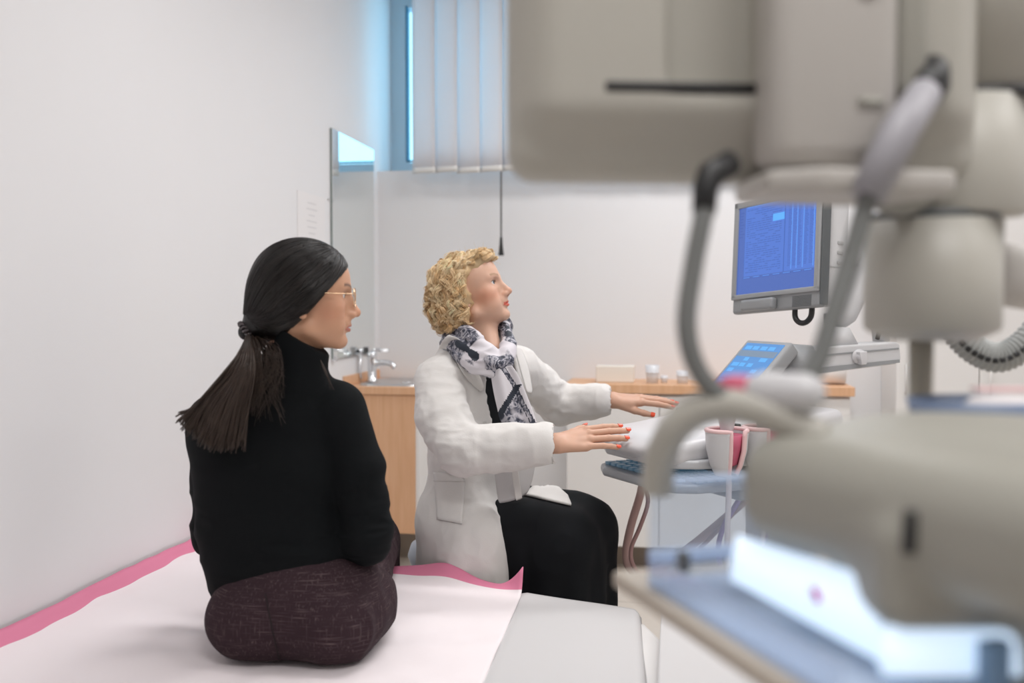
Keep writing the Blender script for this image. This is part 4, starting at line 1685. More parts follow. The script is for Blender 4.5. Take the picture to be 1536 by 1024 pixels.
G = bedsheet(on_z(978, 1090, BEDZ)[:2] + A(0.006, 0), on_z(1200, 1060, BEDZ)[:2], on_z(993, 906, BEDZ)[:2], on_z(1002, 908, BEDZ)[:2], 30, 50, zq)
tag(sheet_obj('paper_sheet', G, 0.0015, [M_paper, M_paper], lambda i, j, R, Cn: False), 'narrow white paper sheet at the right corner of the bed next to the tub', 'paper sheet')
# ================================================================== PEOPLE
M_skin = mat('skin', (0.7, 0.45, 0.34), 0.45, spec=0.35, sss=0.10, attr='Col')
M_eye = mat('eye', (0.8, 0.8, 0.8), 0.15, attr='Col')
M_nail = mat('red_nail_polish', (0.78, 0.09, 0.035), 0.2)


def add_head(f, o, R, jaw=1.0):
    """Sculpts a head in local axes x right, y forward, z up, origin between the ears."""
    f.frame(o, R)
    f.ell((0, -0.004, 0.045), (0.0715, 0.091, 0.080))
    f.ell((0, 0.030, -0.002), (0.060, 0.058, 0.088), 0.02)
    f.ell((0, 0.040, 0.050), (0.058, 0.048, 0.055), 0.03)
    for s in (-1, 1):
        f.cone((s * 0.050 * jaw, 0.006, -0.056), (s * 0.018, 0.070, -0.083), 0.016, 0.013, 0.025)
        f.ell((s * 0.043, 0.058, -0.012), (0.020, 0.022, 0.022), 0.018)
        f.ell((s * 0.036, 0.055, -0.048), (0.022, 0.028, 0.028), 0.02)
    f.ell((0, 0.043, -0.070), (0.040, 0.040, 0.024), 0.02)
    f.ell((0, 0.0775, -0.083), (0.017, 0.013, 0.013), 0.016)
    for s in (-1, 1):
        f.cone((s * 0.012, 0.0865, 0.030), (s * 0.042, 0.070, 0.034), 0.008, 0.007, 0.014)
        f.ell((s * 0.031, 0.092, 0.016), (0.017, 0.012, 0.011), 0.012, sub=True)
        f.ell((s * 0.031, 0.0705, 0.016), (0.0148, 0.0142, 0.0138), 0.004)
    f.cone((0, 0.074, 0.024), (0, 0.084, -0.020), 0.0120, 0.0170, 0.008)
    f.cone((0, 0.086, 0.026), (0, 0.1085, -0.016), 0.0065, 0.0085, 0.012)
    f.ell((0, 0.110, -0.021), (0.0095, 0.0095, 0.0085), 0.008)
    for s in (-1, 1):
        f.ell((s * 0.0115, 0.099, -0.0255), (0.0075, 0.0105, 0.0075), 0.006)
    f.ell((0, 0.088, -0.042), (0.024, 0.010, 0.018), 0.012)
    for s in (-1, 1):
        f.ell((s * 0.006, 0.103, -0.031), (0.0035, 0.005, 0.0035), 0.003, sub=True)
        f.cone((s * 0.001, 0.0950, -0.0478), (s * 0.021, 0.0845, -0.0525), 0.0046, 0.0025, 0.005)
        f.cone((s * 0.001, 0.0935, -0.0578), (s * 0.019, 0.0845, -0.0545), 0.0050, 0.0025, 0.005)
    f.ell((0, 0.0965, -0.0530), (0.021, 0.006, 0.0011), 0.003, sub=True)
    f.ell((0, 0.0965, -0.070), (0.014, 0.006, 0.0045), 0.008, sub=True)
    for s in (-1, 1):
        e = rotx(-0.25)
        f.ell((s * 0.072, -0.010, 0.004), (0.008, 0.019, 0.030), 0.004, rot=e)
        f.ell((s * 0.071, -0.006, -0.027), (0.006, 0.009, 0.010), 0.005)
        f.ell((s * 0.081, -0.006, 0.006), (0.006, 0.010, 0.017), 0.003, sub=True, rot=e)
        f.ell((s * 0.031, 0.086, 0.0160), (0.0145, 0.0160, 0.0060), 0.0018, sub=True)
        f.ell((s * 0.031, 0.0700, 0.016), (0.0116, 0.0116, 0.0116), 0)


def head_colors(V, o, R, base, lips, blush, brow, kind):
    L = (V - o) @ R
    x, y, z = L.T
    C = np.tile(np.array(base), (len(V), 1))

    def mixc(c, w):
        C[:] = C * (1 - w[:, None]) + np.array(c) * w[:, None]
    g = lambda cx, cy, cz, sx, sy, sz: np.exp(-(((np.abs(x) - cx) / sx) ** 2 + ((y - cy) / sy) ** 2 + ((z - cz) / sz) ** 2))
    mixc(blush, (0.55 + 0.05 * kind) * g(0.052, 0.050, -0.018, 0.030, 0.036, 0.028))
    mixc(blush, 0.35 * g(0.0, 0.11, -0.02, 0.02, 0.02, 0.012))
    mixc(tuple(0.8 * c for c in base), 0.25 * (1 + vnoise(V, 60, 3)) * 0.5)
    lw = ((np.abs(x) < 0.0235) & (y > 0.0815)).astype(float)
    zc = -0.0533
    up_ = (z > zc) & (z < -0.0458 - 0.15 * np.abs(x))
    dn_ = (z <= zc) & (z > -0.0618 + 0.18 * np.abs(x))
    mixc(lips, lw * (up_ | dn_) * 0.9)
    bz_ = 0.037 + 0.006 * np.sin(np.clip((np.abs(x) - 0.012) / 0.036, 0, 1) * 2.2) - 0.003
    bw_ = np.exp(-((z - bz_) / 0.0030) ** 2) * ((np.abs(x) > 0.012) & (np.abs(x) < 0.048) & (y > 0.05))
    mixc(brow, 0.85 * bw_)
    ex = np.clip((np.abs(x) - 0.031) / 0.014, -1, 1)
    lash = np.exp(-((z - 0.0168 - 0.0060 * np.sqrt(1 - ex ** 2)) / 0.0016) ** 2) * (np.abs(np.abs(x) - 0.031) < 0.014) * (y > 0.066)
    mixc((0.03, 0.02, 0.02), 0.9 * lash)
    lid = g(0.031, 0.080, 0.0255, 0.014, 0.02, 0.004)
    mixc(tuple(0.72 * c for c in base), 0.7 * lid)
    mixc((0.12, 0.03, 0.02), 0.85 * g(0.0065, 0.104, -0.0315, 0.0032, 0.006, 0.0028))  # nostril shade painted into the skin colour
    return C


def eyes(o, R, parent, iris, gaze=(0, 1, 0)):
    for s in (-1, 1):
        c = o + R @ A(s * 0.031, 0.0714, 0.016)
        n = 20
        V, Qd = [], []
        gz = unit(R @ unit(gaze))
        for i in range(n + 1):
            for k in range(2 * n):
                la, lo = math.pi * i / n, math.pi * k / n
                ax_ = unit(np.cross(gz, Z3))
                ay_ = np.cross(ax_, gz)
                V.append(c + 0.0118 * (gz * math.cos(la) + (ax_ * math.cos(lo) + ay_ * math.sin(lo)) * math.sin(la)))
        for i in range(n):
            for k in range(2 * n):
                k2 = (k + 1) % (2 * n)
                Qd.append((i * 2 * n + k, i * 2 * n + k2, (i + 1) * 2 * n + k2, (i + 1) * 2 * n + k))
        V = np.array(V)
        ca = (V - c) @ gz / 0.0118
        C = np.tile(np.array([0.72, 0.68, 0.66]), (len(V), 1))
        C[ca > math.cos(0.50)] = iris
        C[ca > math.cos(0.22)] = (0.01, 0.01, 0.01)
        np_obj('eyeball', V, np.array(Qd)[:, ::-1], M_eye, parent, C)


def add_hand(f, w, d, thumb, side_k=1.0, curl=(0.12, 0.12, 0.14, 0.16), spread=0.05, tcurl=0.2, tl=1.0, bend=0.25, ta=0.75):
    """Hand from wrist w pointing along d, thumb side along thumb; returns fingertip data for the nails."""
    d = unit(d)
    t = unit(thumb - d * (thumb @ d))
    zb = np.cross(t, d) * side_k                      # back of the hand
    s = side_k

    def L(x, y, z):
        return w + (t * x + d * y + zb * z) * tl
    f.frame(A(0, 0, 0), np.eye(3))
    f.cone(L(0, -0.06, 0.0), L(0, 0.005, 0), 0.027, 0.0245, 0.01, flat=(zb, 1.15))
    mcp = [(0.027, 0.090, 0.001, 0.045, 0.027, 0.020), (0.007, 0.094, 0.003, 0.050, 0.030, 0.021), (-0.013, 0.089, 0.001, 0.047, 0.027, 0.020), (-0.031, 0.079, -0.004, 0.036, 0.021, 0.018)]
    for x, y, z, *_ in mcp:
        f.cone(L(x * 0.55, 0.008, 0), L(x, y - 0.008, z - 0.002), 0.0155, 0.0112, 0.012)
    f.cone(L(0.016, 0.02, -0.006), L(0.03, 0.055, -0.006), 0.015, 0.011, 0.012)
    tips = []
    for i, (x, y, z, l1, l2, l3) in enumerate(mcp):
        a = spread * (1.5 - i) * 1.0
        p = L(x, y, z)
        ang = bend * 0.3
        r = [0.0095, 0.0088, 0.0080, 0.0068] if i < 3 else [0.0082, 0.0075, 0.0068, 0.0060]
        f.ell(p, 0.0108 if i < 3 else 0.0095, 0.006)
        for k, l in enumerate((l1, l2, l3)):
            dd = unit(d * math.cos(a) + t * math.sin(a))
            ang += curl[i] * (1.0 if k else 0.6)
            v = dd * math.cos(ang) - zb * math.sin(ang)
            q = p + v * l * tl
            f.cone(p, q, r[k] * tl, r[k + 1] * tl, 0.003)
            nv = unit(zb * math.cos(ang) + dd * math.sin(ang))
            pv, p = v, q
        tips.append((p, pv, nv, r[3] * tl))
    p = L(0.024, 0.030, -0.010)
    a, lng = ta, (0.040, 0.030, 0.024)
    r = (0.0125, 0.0105, 0.0092, 0.0075)
    for k, l in enumerate(lng):
        v = unit(d * math.cos(a) + t * math.sin(a) - zb * 0.25)
        q = p + v * l * tl
        f.cone(p, q, r[k] * tl, r[k + 1] * tl, 0.005)
        a -= tcurl
        p, pv = q, v
    tips.append((p, pv, unit(zb * 0.6 + t * 0.6), 0.0075 * tl))
    return tips


def nails(tips, parent, which, m):
    for i in which:
        p, v, nv, r = tips[i]
        nv = unit(nv - v * (nv @ v))
        sx = np.cross(v, nv)
        V, Qd = [], []
        nu, nvv = 10, 8
        for j in range(nvv + 1):
            for k in range(nu + 1):
                u, q = k / nu * 2 - 1, j / nvv * 2 - 1
                wv = math.sqrt(max(0, 1 - 0.55 * q * q))
                a = u * 1.05 * wv
                V.append(p + v * (q * 0.0068 + 0.0005) + (nv * math.cos(a) + sx * math.sin(a)) * (r + 0.0012))
        b = MB()
        b.sheet(np.array(V).reshape(nvv + 1, nu + 1, 3), 0.0012)
        b.build('painted_nail', m, parent, True)


def folds(V, Q, amp, scale, seed, stretch=None, mask=None, it=1):
    N = normals(V, Q)
    P = V if stretch is None else V @ np.asarray(stretch)
    n = vnoise(P, scale, seed) + 0.5 * vnoise(P, scale * 2.1, seed + 1)
    n = 1 - 2 * np.abs(n) if it == 1 else n
    d = amp * n
    if mask is not None:
        d = d * mask
    return V + N * d[:, None]


def strands(paths, r0, r1, sides=4, taper=True):
    """Many thin tapered hairs as one array mesh."""
    VV, QQ, base = [], [], 0
    for P in paths:
        P = np.asarray(P)
        n = len(P)
        T = np.gradient(P, axis=0)
        T /= np.linalg.norm(T, axis=1, keepdims=True) + 1e-12
        ref = np.cross(T, A(0.31, 0.77, 0.55))
        ref /= np.linalg.norm(ref, axis=1, keepdims=True) + 1e-12
        bi = np.cross(T, ref)
        rr_ = r0 + (r1 - r0) * np.linspace(0, 1, n) ** 2
        for k in range(sides):
            a = 2 * math.pi * k / sides
            VV.append(P + (ref * math.cos(a) + bi * math.sin(a)) * rr_[:, None])
        for k in range(sides):
            k2 = (k + 1) % sides
            i = np.arange(n - 1)
            QQ.append(np.stack([base + k * n + i, base + k2 * n + i, base + k2 * n + i + 1, base + k * n + i + 1], 1))
        base += sides * n
    return np.concatenate(VV), np.concatenate(QQ)


def surf(V, Q):
    from mathutils.bvhtree import BVHTree
    return BVHTree.FromPolygons([tuple(v) for v in V], [tuple(int(i) for i in q) for q in Q])


def hit(bvh, px, py, off=0.0):
    """Point where the line of sight through (px, py) meets a surface."""
    d = unit(ray(px, py))
    p, n, i, dist = bvh.ray_cast(Vector(CAM), Vector(d))
    if p is None:
        return None
    n = np.array(n)
    if n @ d > 0:
        n = -n
    return np.array(p) + n * off
# ------------------------------------------------------------------ woman seated on the bed, seen from behind
pb = unit(FH * 0.995 + RT * 0.10)
pr = unit(np.cross(pb, Z3))
pat = root('person', on_z(452, 960, BEDZ), 'dark-haired woman in black turtleneck sitting on the bed with her back turned', 'person')
HO = W(458, 453, 2.16)
psi = math.radians(77)
HR = basis(RT * math.sin(psi) + FH * math.cos(psi) - Z3 * 0.03)
f = SDF(HO - A(0.17, 0.17, 0.24), HO + A(0.17, 0.17, 0.17), 0.0024)
add_head(f, HO, HR, 0.95)
nb = W(440, 560, 2.19)
f.frame(A(0, 0, 0), np.eye(3))
f.cone(HO + HR @ A(0, -0.022, -0.045), nb, 0.050, 0.055, 0.02)
V1, Q1 = f.mesh()
V1 = relax(V1, Q1, 1)
C1 = head_colors(V1, HO, HR, (0.60, 0.335, 0.215), (0.50, 0.17, 0.14), (0.62, 0.27, 0.17), (0.05, 0.03, 0.025), 0)
# body under the clothes with arms and hands
Lsh, Rsh = W(322, 632, 2.22), W(508, 615, 2.18)
Lel, Rel = W(322, 800, 2.32), W(553, 806, 2.15)
Lwr, Rwr = W(474, 804, 2.33), W(440, 800, 2.40)
f = SDF(W(440, 760, 2.25) - A(0.42, 0.42, 0.62), W(440, 760, 2.25) + A(0.42, 1.05, 0.45), 0.004)
f.chain([W(445, 905, 2.23), W(418, 790, 2.21), W(418, 690, 2.2), W(425, 620, 2.19)], [0.14, 0.12, 0.14, 0.11], 0.03, flat=(pb, 1.5))
f.cone(W(430, 625, 2.19), HO + HR @ A(0, -0.03, -0.10), 0.05, 0.05, 0.03)
f.cone(Lsh, Rsh, 0.04, 0.04, 0.04)
f.chain([Lsh, Lel, Lwr], [0.042, 0.036, 0.028], 0.02)
f.chain([Rsh, Rel, Rwr], [0.042, 0.036, 0.028], 0.02)
tl_ = add_hand(f, Lwr, unit(W(596, 792, 2.24) - Lwr), Z3 * 1.0 + FH * 0.2, -1.0, (0.3, 0.3, 0.3, 0.3), 0.03)
tr_ = add_hand(f, Rwr, -RT + FH * 0.1, Z3, 1.0, (0.3, 0.3, 0.3, 0.3), 0.03)
HipL, HipR = W(398, 915, 2.25), W(505, 915, 2.24)
KnL, KnR = HipL + pb * 0.62 - pr * 0.03 + A(0, 0, 0.01), HipR + pb * 0.62 + A(0, 0, 0.01) - pr * 0.07
AnL, AnR = A(KnL[0], KnL[1], 0.09) + pb * 0.09, A(KnR[0], KnR[1], 0.09) + pb * 0.09
for h_, k_, a_ in ((HipL, KnL, AnL), (HipR, KnR, AnR)):
    f.chain([h_, k_, a_], [0.07, 0.05, 0.035], 0.02)
V2, Q2 = f.mesh()
V2 = relax(V2, Q2, 1)
C2 = np.tile(np.array((0.62, 0.36, 0.26)), (len(V2), 1))
np_obj('body', np.concatenate([V1, V2]), np.concatenate([Q1, Q2 + len(V1)]), M_skin, pat, np.concatenate([C1, C2]))
eyes(HO, HR, pat, (0.10, 0.05, 0.03))

# black turtleneck sweater
M_knit = mat('black_knit', (0.004, 0.005, 0.006), 0.85, spec=0.15, bump=0.25, bscale=420)
f = SDF(W(430, 720, 2.2) - A(0.36, 0.36, 0.40), W(430, 720, 2.2) + A(0.36, 0.36, 0.36), 0.0042)
f.chain([W(446, 880, 2.235), W(432, 840, 2.225), W(410, 780, 2.215), W(408, 690, 2.205), W(416, 640, 2.2)], [0.178, 0.178, 0.165, 0.172, 0.140], 0.03, flat=(pb, 1.42))
f.cone(Lsh + A(0.01, 0, -0.01), Rsh + A(-0.01, 0, 0), 0.060, 0.060, 0.05)
f.chain([W(425, 610, 2.185), W(436, 568, 2.165), W(448, 525, 2.155)], [0.09, 0.064, 0.058], 0.04)
f.cone(W(440, 548, 2.16), W(452, 512, 2.155), 0.070, 0.067, 0.006)
cn = unit(RT * 0.55 + Z3 * 0.83)
f.box(W(448, 502, 2.155) + cn * 0.1, (0.3, 0.3, 0.1), 0, 0.006, sub=True, rot=np.stack([unit(np.cross(FH, cn)), FH, cn], 1))
f.chain([Rsh, W(538, 705, 2.16), Rel + A(0, 0, 0.0), (Rel * 0.45 + Rwr * 0.55), Rwr], [0.060, 0.056, 0.054, 0.048, 0.042], 0.018)
f.chain([Lsh, W(322, 715, 2.27), Lel, (Lel * 0.5 + Lwr * 0.5), Lwr], [0.060, 0.052, 0.05, 0.045, 0.04], 0.018)
f.cone(HO + HR @ A(0, -0.03, -0.10), HO + HR @ A(0, -0.012, -0.02), 0.053, 0.057, 0, sub=True)
bz0 = BEDZ
V, Qd = f.mesh()
V = relax(V, Qd, 3)
dR = np.linalg.norm(V - Rel, axis=1)
V = folds(V, Qd, 0.0045, 9, 11, np.diag([0.6, 0.6, 1.6]), np.clip(1.2 - np.abs(V[:, 2] - W(440, 800, 2.2)[2]) / 0.18, 0.15, 1))
V = folds(V, Qd, 0.006, 16, 15, np.diag([0.5, 0.5, 1.8]), np.exp(-(dR / 0.10) ** 2))
# hem line: everything below drops away
hem_z = W(440, 893, 2.08)[2]
swt = np_obj('sweater', V, Qd, M_knit, pat)

# brown woven trousers
m = bpy.data.materials.new('brown_tweed')
m.use_nodes = True
nt = m.node_tree
bs_ = nt.nodes['Principled BSDF']
bs_.inputs['Roughness'].default_value = 0.9
bs_.inputs['Specular IOR Level'].default_value = 0.2
tc = nt.nodes.new('ShaderNodeTexCoord')
prev = None
for st in ((330, 300, 14), (18, 18, 420)):
    mp = nt.nodes.new('ShaderNodeMapping')
    mp.inputs['Scale'].default_value = st
    nz = nt.nodes.new('ShaderNodeTexNoise')
    nz.inputs['Scale'].default_value = 1.0
    nz.inputs['Detail'].default_value = 2
    rp = nt.nodes.new('ShaderNodeValToRGB')
    rp.color_ramp.elements[0].position = 0.58
    rp.color_ramp.elements[1].position = 0.78
    rp.color_ramp.elements[0].color = (0, 0, 0, 1)
    nt.links.new(tc.outputs['Object'], mp.inputs['Vector'])
    nt.links.new(mp.outputs['Vector'], nz.inputs['Vector'])
    nt.links.new(nz.outputs['Fac'], rp.inputs['Fac'])
    if prev is None:
        prev = rp
    else:
        ad = nt.nodes.new('ShaderNodeMath')
        ad.operation = 'MAXIMUM'
        nt.links.new(prev.outputs['Color'], ad.inputs[0])
        nt.links.new(rp.outputs['Color'], ad.inputs[1])
        mixn = nt.nodes.new('ShaderNodeMix')
        mixn.data_type = 'RGBA'
        mixn.inputs['A'].default_value = (0.034, 0.019, 0.024, 1)
        mixn.inputs['B'].default_value = (0.115, 0.080, 0.082, 1)
        nt.links.new(ad.outputs[0], mixn.inputs['Factor'])
        nt.links.new(mixn.outputs['Result'], bs_.inputs['Base Color'])
M_tweed = m
PC = W(450, 915, 2.19)
PC[2] = max(PC[2], 0.0)
f = SDF(PC - A(0.34, 0.34, 0.60), PC + A(0.34, 0.98, 0.22), 0.0046)
f.frame(A(PC[0], PC[1], BEDZ), np.stack([pr, pb, Z3], 1))
f.ell((0, 0.0, 0.10), (0.175, 0.135, 0.13))
for s in (-1, 1):
    f.ell((s * 0.088, -0.03, 0.075), (0.108, 0.112, 0.095), 0.03)
    f.ell((s * 0.108, 0.08, 0.075), (0.088, 0.13, 0.085), 0.04)
f.ell((0.0, 0.02, 0.16), (0.165, 0.12, 0.09), 0.03)
f.frame(A(0, 0, 0), np.eye(3))
for h_, k_, a_ in ((HipL, KnL, AnL), (HipR, KnR, AnR)):
    f.chain([h_, k_], [0.098, 0.078], 0.03)
    f.chain([k_, a_ + A(0, 0, 0.03)], [0.076, 0.062], 0.02)
f.box((PC[0], PC[1], BEDZ - 0.115), (0.3, 0.60, 0.112), 0.01, 0.012, sub=True)
V, Qd = f.mesh()
V = relax(V, Qd, 3)
V = folds(V, Qd, 0.004, 11, 21, np.diag([1.0, 1.0, 0.8]), np.clip((V - PC) @ pr / 0.1, 0.1, 1.2))
trs = np_obj('trousers', V, Qd, M_tweed, pat)
bv = surf(V, Qd)
sm_ = [hit(bv, x, y, 0.0006) for x, y in spline([(398, 896), (404, 930), (412, 970), (420, 1004)], 20)] if False else []
pl_ = []
for k in range(24):
    t = k / 23
    q = hit(bv, 398 + 20 * t + 4 * t * t, 890 + 112 * t, 0.0005)
    if q is not None:
        pl_.append(q)
b = MB()
b.tube(pl_, 0.0016, 6)
b.build('back_seam', mat('seam_dark', (0.015, 0.008, 0.01), 0.9), trs, True)
for s, a_ in (('l', AnL), ('r', AnR)):
    f = SDF(a_ - A(0.2, 0.2, 0.1), a_ + A(0.2, 0.3, 0.12), 0.005)
    f.cone(a_ * A(1, 1, 0) + A(0, 0, 0.032), a_ * A(1, 1, 0) + pb * 0.15 + A(0, 0, 0.028), 0.036, 0.036, 0.0)
    f.cone(a_ * A(1, 1, 0) + A(0, 0, 0.03), a_ + A(0, 0, 0.02), 0.036, 0.042, 0.02)
    f.box(a_ * A(1, 1, 0) + A(0, 0, -0.05), (0.3, 0.3, 0.05), 0, 0, sub=True)
    V, Qd = f.mesh()
    np_obj('shoe', relax(V, Qd, 2), Qd, M_black, pat)

# hair: smooth cap drawn back to a low ponytail
M_hair = mat('dark_brown_hair', (0.006, 0.005, 0.005), 0.40, spec=0.4, noise=0.3, nscale=60)
M_strand = mat('dark_hair_strands', (0.01, 0.01, 0.01), 0.33, spec=0.45, attr='Col')
M_tail = mat('brown_hair_lengths', (0.045, 0.030, 0.023), 0.42, spec=0.35, noise=0.4, nscale=60)


def HL(*p):
    return HO + HR @ A(*p)


TIE = A(0.004, -0.122, -0.068)
f = SDF(HO - A(0.2, 0.2, 0.2), HO + A(0.2, 0.2, 0.2), 0.003)
f.frame(HO, HR)
hc_, hr_ = A(0, -0.008, 0.040), A(0.088, 0.110, 0.098)
f.ell(hc_, hr_)
f.ell((0, -0.060, -0.012), (0.066, 0.062, 0.066), 0.04)
f.cone((0, -0.075, -0.03), TIE, 0.045, 0.018, 0.03)
f.ell((0, -0.062, -0.052), (0.050, 0.046, 0.034), 0.02)
for s in (-1, 1):
    f.ell((s * 0.074, -0.012, 0.010), (0.018, 0.034, 0.036), 0.02)
nn = unit(A(0, 0.76, -0.65))
rr3 = np.stack([A(1, 0, 0), nn, np.cross(A(1, 0, 0), nn)], 1)
f.box(nn * (0.017 + 0.15), (0.3, 0.15, 0.3), 0, 0.006, sub=True, rot=rr3)
V, Qd = f.mesh()
V = relax(V, Qd, 2)
hair = np_obj('hair', V, Qd, M_hair, pat)
bvh_h = surf(V, Qd)
paths = []
r_ = np.random.default_rng(4)
ax0 = -unit((TIE - hc_) / hr_)
e1, e2 = A(1, 0, 0), np.cross(ax0, A(-1, 0, 0))
if e2[2] < 0:
    e2 = -e2
for k in range(2200):
    ph_ = math.radians(r_.uniform(-62, 242))
    g0, g1 = r_.uniform(0.05, 1.5), r_.uniform(2.5, 3.13)
    wv = r_.uniform(-0.05, 0.05)
    off_ = r_.uniform(-0.0008, 0.0016)
    P = []
    for t in np.linspace(0, 1, 18):
        g = g0 + (g1 - g0) * t
        q = ph_ + wv * math.sin(3 * t + k)
        d_ = ax0 * math.cos(g) + (e1 * math.cos(q) + e2 * math.sin(q)) * math.sin(g)
        pl = hc_ + hr_ * d_ * 1.02
        if pl @ nn > 0.022:
            if len(P) > 3:
                break
            P = []
            continue
        loc, nor, idx_, dist = bvh_h.find_nearest(Vector(HL(*pl)))
        P.append(np.array(loc) + np.array(nor) * off_)
    if len(P) > 3:
        paths.append(P)
V, Qd = strands(paths, 0.00085, 0.0007)
Cs = np.concatenate([np.tile(A(0.0085, 0.0066, 0.006) * r_.choice([0.45, 0.7, 1.0, 1.5, 2.4]), (len(P) * 4, 1)) for P in paths])
tag(np_obj('hair_strands', V, Qd, M_strand, hair, Cs), kind='stuff')
# flyaway hairs on the crown
paths = []
for k in range(26):
    x0 = r_.uniform(-0.03, 0.03)
    y0 = r_.uniform(-0.06, 0.08)
    z0 = 0.04 + 0.095 * math.sqrt(max(0.05, 1 - ((y0 + 0.014) / 0.106) ** 2)) - 0.003
    q = A(x0, y0, z0)
    d_ = A(r_.uniform(-0.3, 0.3), r_.uniform(-0.3, 1.0), r_.uniform(0.1, 0.5))
    l = r_.uniform(0.01, 0.03)
    paths.append([HL(*(q + d_ * l * t - A(0, 0, 0.35) * l * t * t)) for t in np.linspace(0, 1, 8)])
V, Qd = strands(paths, 0.0003, 0.0001)
tag(np_obj('flyaway_hair', V, Qd, M_hair, hair), kind='stuff')
# ponytail
paths = []
t0 = HL(*TIE)
for k in range(950):
    a, q = r_.normal(0, 0.36), r_.uniform(-1, 1)
    a = max(-1, min(1, a * 1.35))
    ex_ = 316 + 47 * a + r_.normal(0, 3)
    ey_ = 662 - 30 * max(0, -a) ** 1.3 + 4 * a + r_.normal(0, 7)
    dz = r_.uniform(-1, 1)
    e_ = W(ex_, ey_, 2.035 + 0.018 * dz)
    m1 = W(366 + 16 * a, 545 + 6 * q, 2.035 + 0.022 * dz)
    m2 = W(338 + 36 * a - 8 * max(0, -a), 605, 2.035 + 0.02 * dz)
    paths.append(spline([t0 + (HR @ A(0.012 * dz, 0.0, 0.010 * a)), m1, m2, e_], 15))
V, Qd = strands(paths, 0.0016, 0.0009)
pt_ = np_obj('ponytail', V, Qd, M_tail, hair)
tag(pt_, kind='stuff')
paths = []
for k in range(120):
    s0 = t0 + HR @ A(r_.uniform(-0.02, 0.02), 0.02, -0.005)
    e_ = W(r_.uniform(365, 430), r_.uniform(545, 640), 2.06)
    m1 = W(r_.uniform(376, 425), r_.uniform(525, 560), 2.06)
    paths.append(spline([s0, m1, e_], 12))
for k in range(110):
    s0 = t0 + HR @ A(r_.uniform(-0.02, 0.02), 0.012, -0.004)
    paths.append(spline([s0, W(r_.uniform(374, 392), r_.uniform(525, 545), 2.05), W(r_.uniform(366, 396), r_.uniform(575, 625), 2.055)], 12))
for k in range(5):
    paths.append(spline([W(481, 540, 2.09), W(489 + r_.uniform(-2, 2), 558, 2.08), W(500 + r_.uniform(-5, 5), 584, 2.08)], 10))
V, Qd = strands(paths, 0.0007, 0.0003)
tag(np_obj('loose_wisps', V, Qd, M_tail, hair), kind='stuff')
# spiral hair tie
b = MB()
ta = unit(HR @ (TIE - A(0, -0.07, -0.03)))
e1 = unit(np.cross(ta, Z3))
e2 = np.cross(ta, e1)
pts = []
for k in range(150):
    a = 2 * math.pi * k / 149
    w_ = 2 * math.pi * k / 149 * 17
    rad = 0.0215 + 0.0042 * math.cos(w_)
    pts.append(t0 + (e1 * math.cos(a) + e2 * math.sin(a)) * rad + ta * 0.0048 * math.sin(w_))
b.tube(pts, 0.0024, 7)
b.build('spiral_hair_tie', mat('hair_tie_grey', (0.10, 0.085, 0.09), 0.3), hair, True)

# gold rimmed glasses
gl = root('eyeglasses', HL(0, 0.1, 0.016), 'thin gold framed eyeglasses worn by the dark-haired woman', 'glasses')
M_gold = mat('gold_wire', (0.80, 0.56, 0.36), 0.22, 1.0)
b = MB()
for s in (-1, 1):
    ring = []
    for k in range(33):
        a = 2 * math.pi * k / 32
        x, z = 0.0255 * math.copysign(abs(math.cos(a)) ** 0.9, math.cos(a)), 0.0215 * math.copysign(abs(math.sin(a)) ** 0.9, math.sin(a))
        ring.append(HL(s * 0.0345 + x, 0.1085 - 0.16 * abs(s * 0.0345 + x) - 0.02 * z, 0.012 + z))
    b.tube(ring, 0.0011, 7, cap=False)
b.tube(spline([HL(-0.010, 0.106, 0.016), HL(0, 0.1085, 0.020), HL(0.010, 0.106, 0.016)], 8), 0.0011, 7)
b.build('rims', M_gold, gl, True)
for s in (-1, 1):
    b = MB()
    b.tube(spline([HL(s * 0.059, 0.099, 0.020), HL(s * 0.069, 0.094, 0.020), HL(s * 0.0765, 0.04, 0.020), HL(s * 0.078, -0.005, 0.022), HL(s * 0.076, -0.03, 0.0)], 20), 0.0012, 7)
    b.build('temple', M_gold, gl, True)
    b = MB()
    V = [HL(s * 0.0345, 0.1085 - 0.16 * 0.0345, 0.012)]
    for k in range(32):
        a = 2 * math.pi * k / 32
        x, z = 0.0255 * math.cos(a), 0.0215 * math.sin(a)
        V.append(HL(s * 0.0345 + x, 0.1085 - 0.16 * abs(s * 0.0345 + x) - 0.02 * z, 0.012 + z))
    b.add(V, [(0, 1 + k, 1 + (k + 1) % 32) for k in range(32)])
    b.build('lens', MATS['window_glass'], gl, True)
# ------------------------------------------------------------------ doctor on a stool
W0 = W


def W(px, py, d):
    return W0(px, py, d * 1.02)


fd = unit(RT * 0.77 - FH * 0.64)
rd = unit(np.cross(fd, Z3))
doc = root('person', A(*W(715, 775, 2.93)[:2], 0), 'blonde curly-haired doctor in an open white lab coat reaching to the ultrasound machine', 'person')
DO = W(709, 444, 2.93)
a_ = math.radians(12)
p_ = math.radians(18)
hf = RT * math.cos(a_) - FH * math.sin(a_)
DR = basis(hf * math.cos(p_) + Z3 * math.sin(p_), Z3)
NB = W(714, 528, 2.95)
Hp = W(716, 775, 2.93)
RS, RE, RW = W(658, 574, 2.84), W(694, 676, 2.67), W(826, 665, 2.63)
LS, LE, LW = W(775, 552, 3.07), W(838, 606, 3.20), W(912, 600, 3.10)
f = SDF(DO - A(0.17, 0.17, 0.26), DO + A(0.17, 0.17, 0.17), 0.0024)
add_head(f, DO, DR, 1.05)
f.frame(A(0, 0, 0), np.eye(3))
f.cone(DO + DR @ A(0, -0.020, -0.045), NB + fd * 0.02, 0.050, 0.056, 0.025)
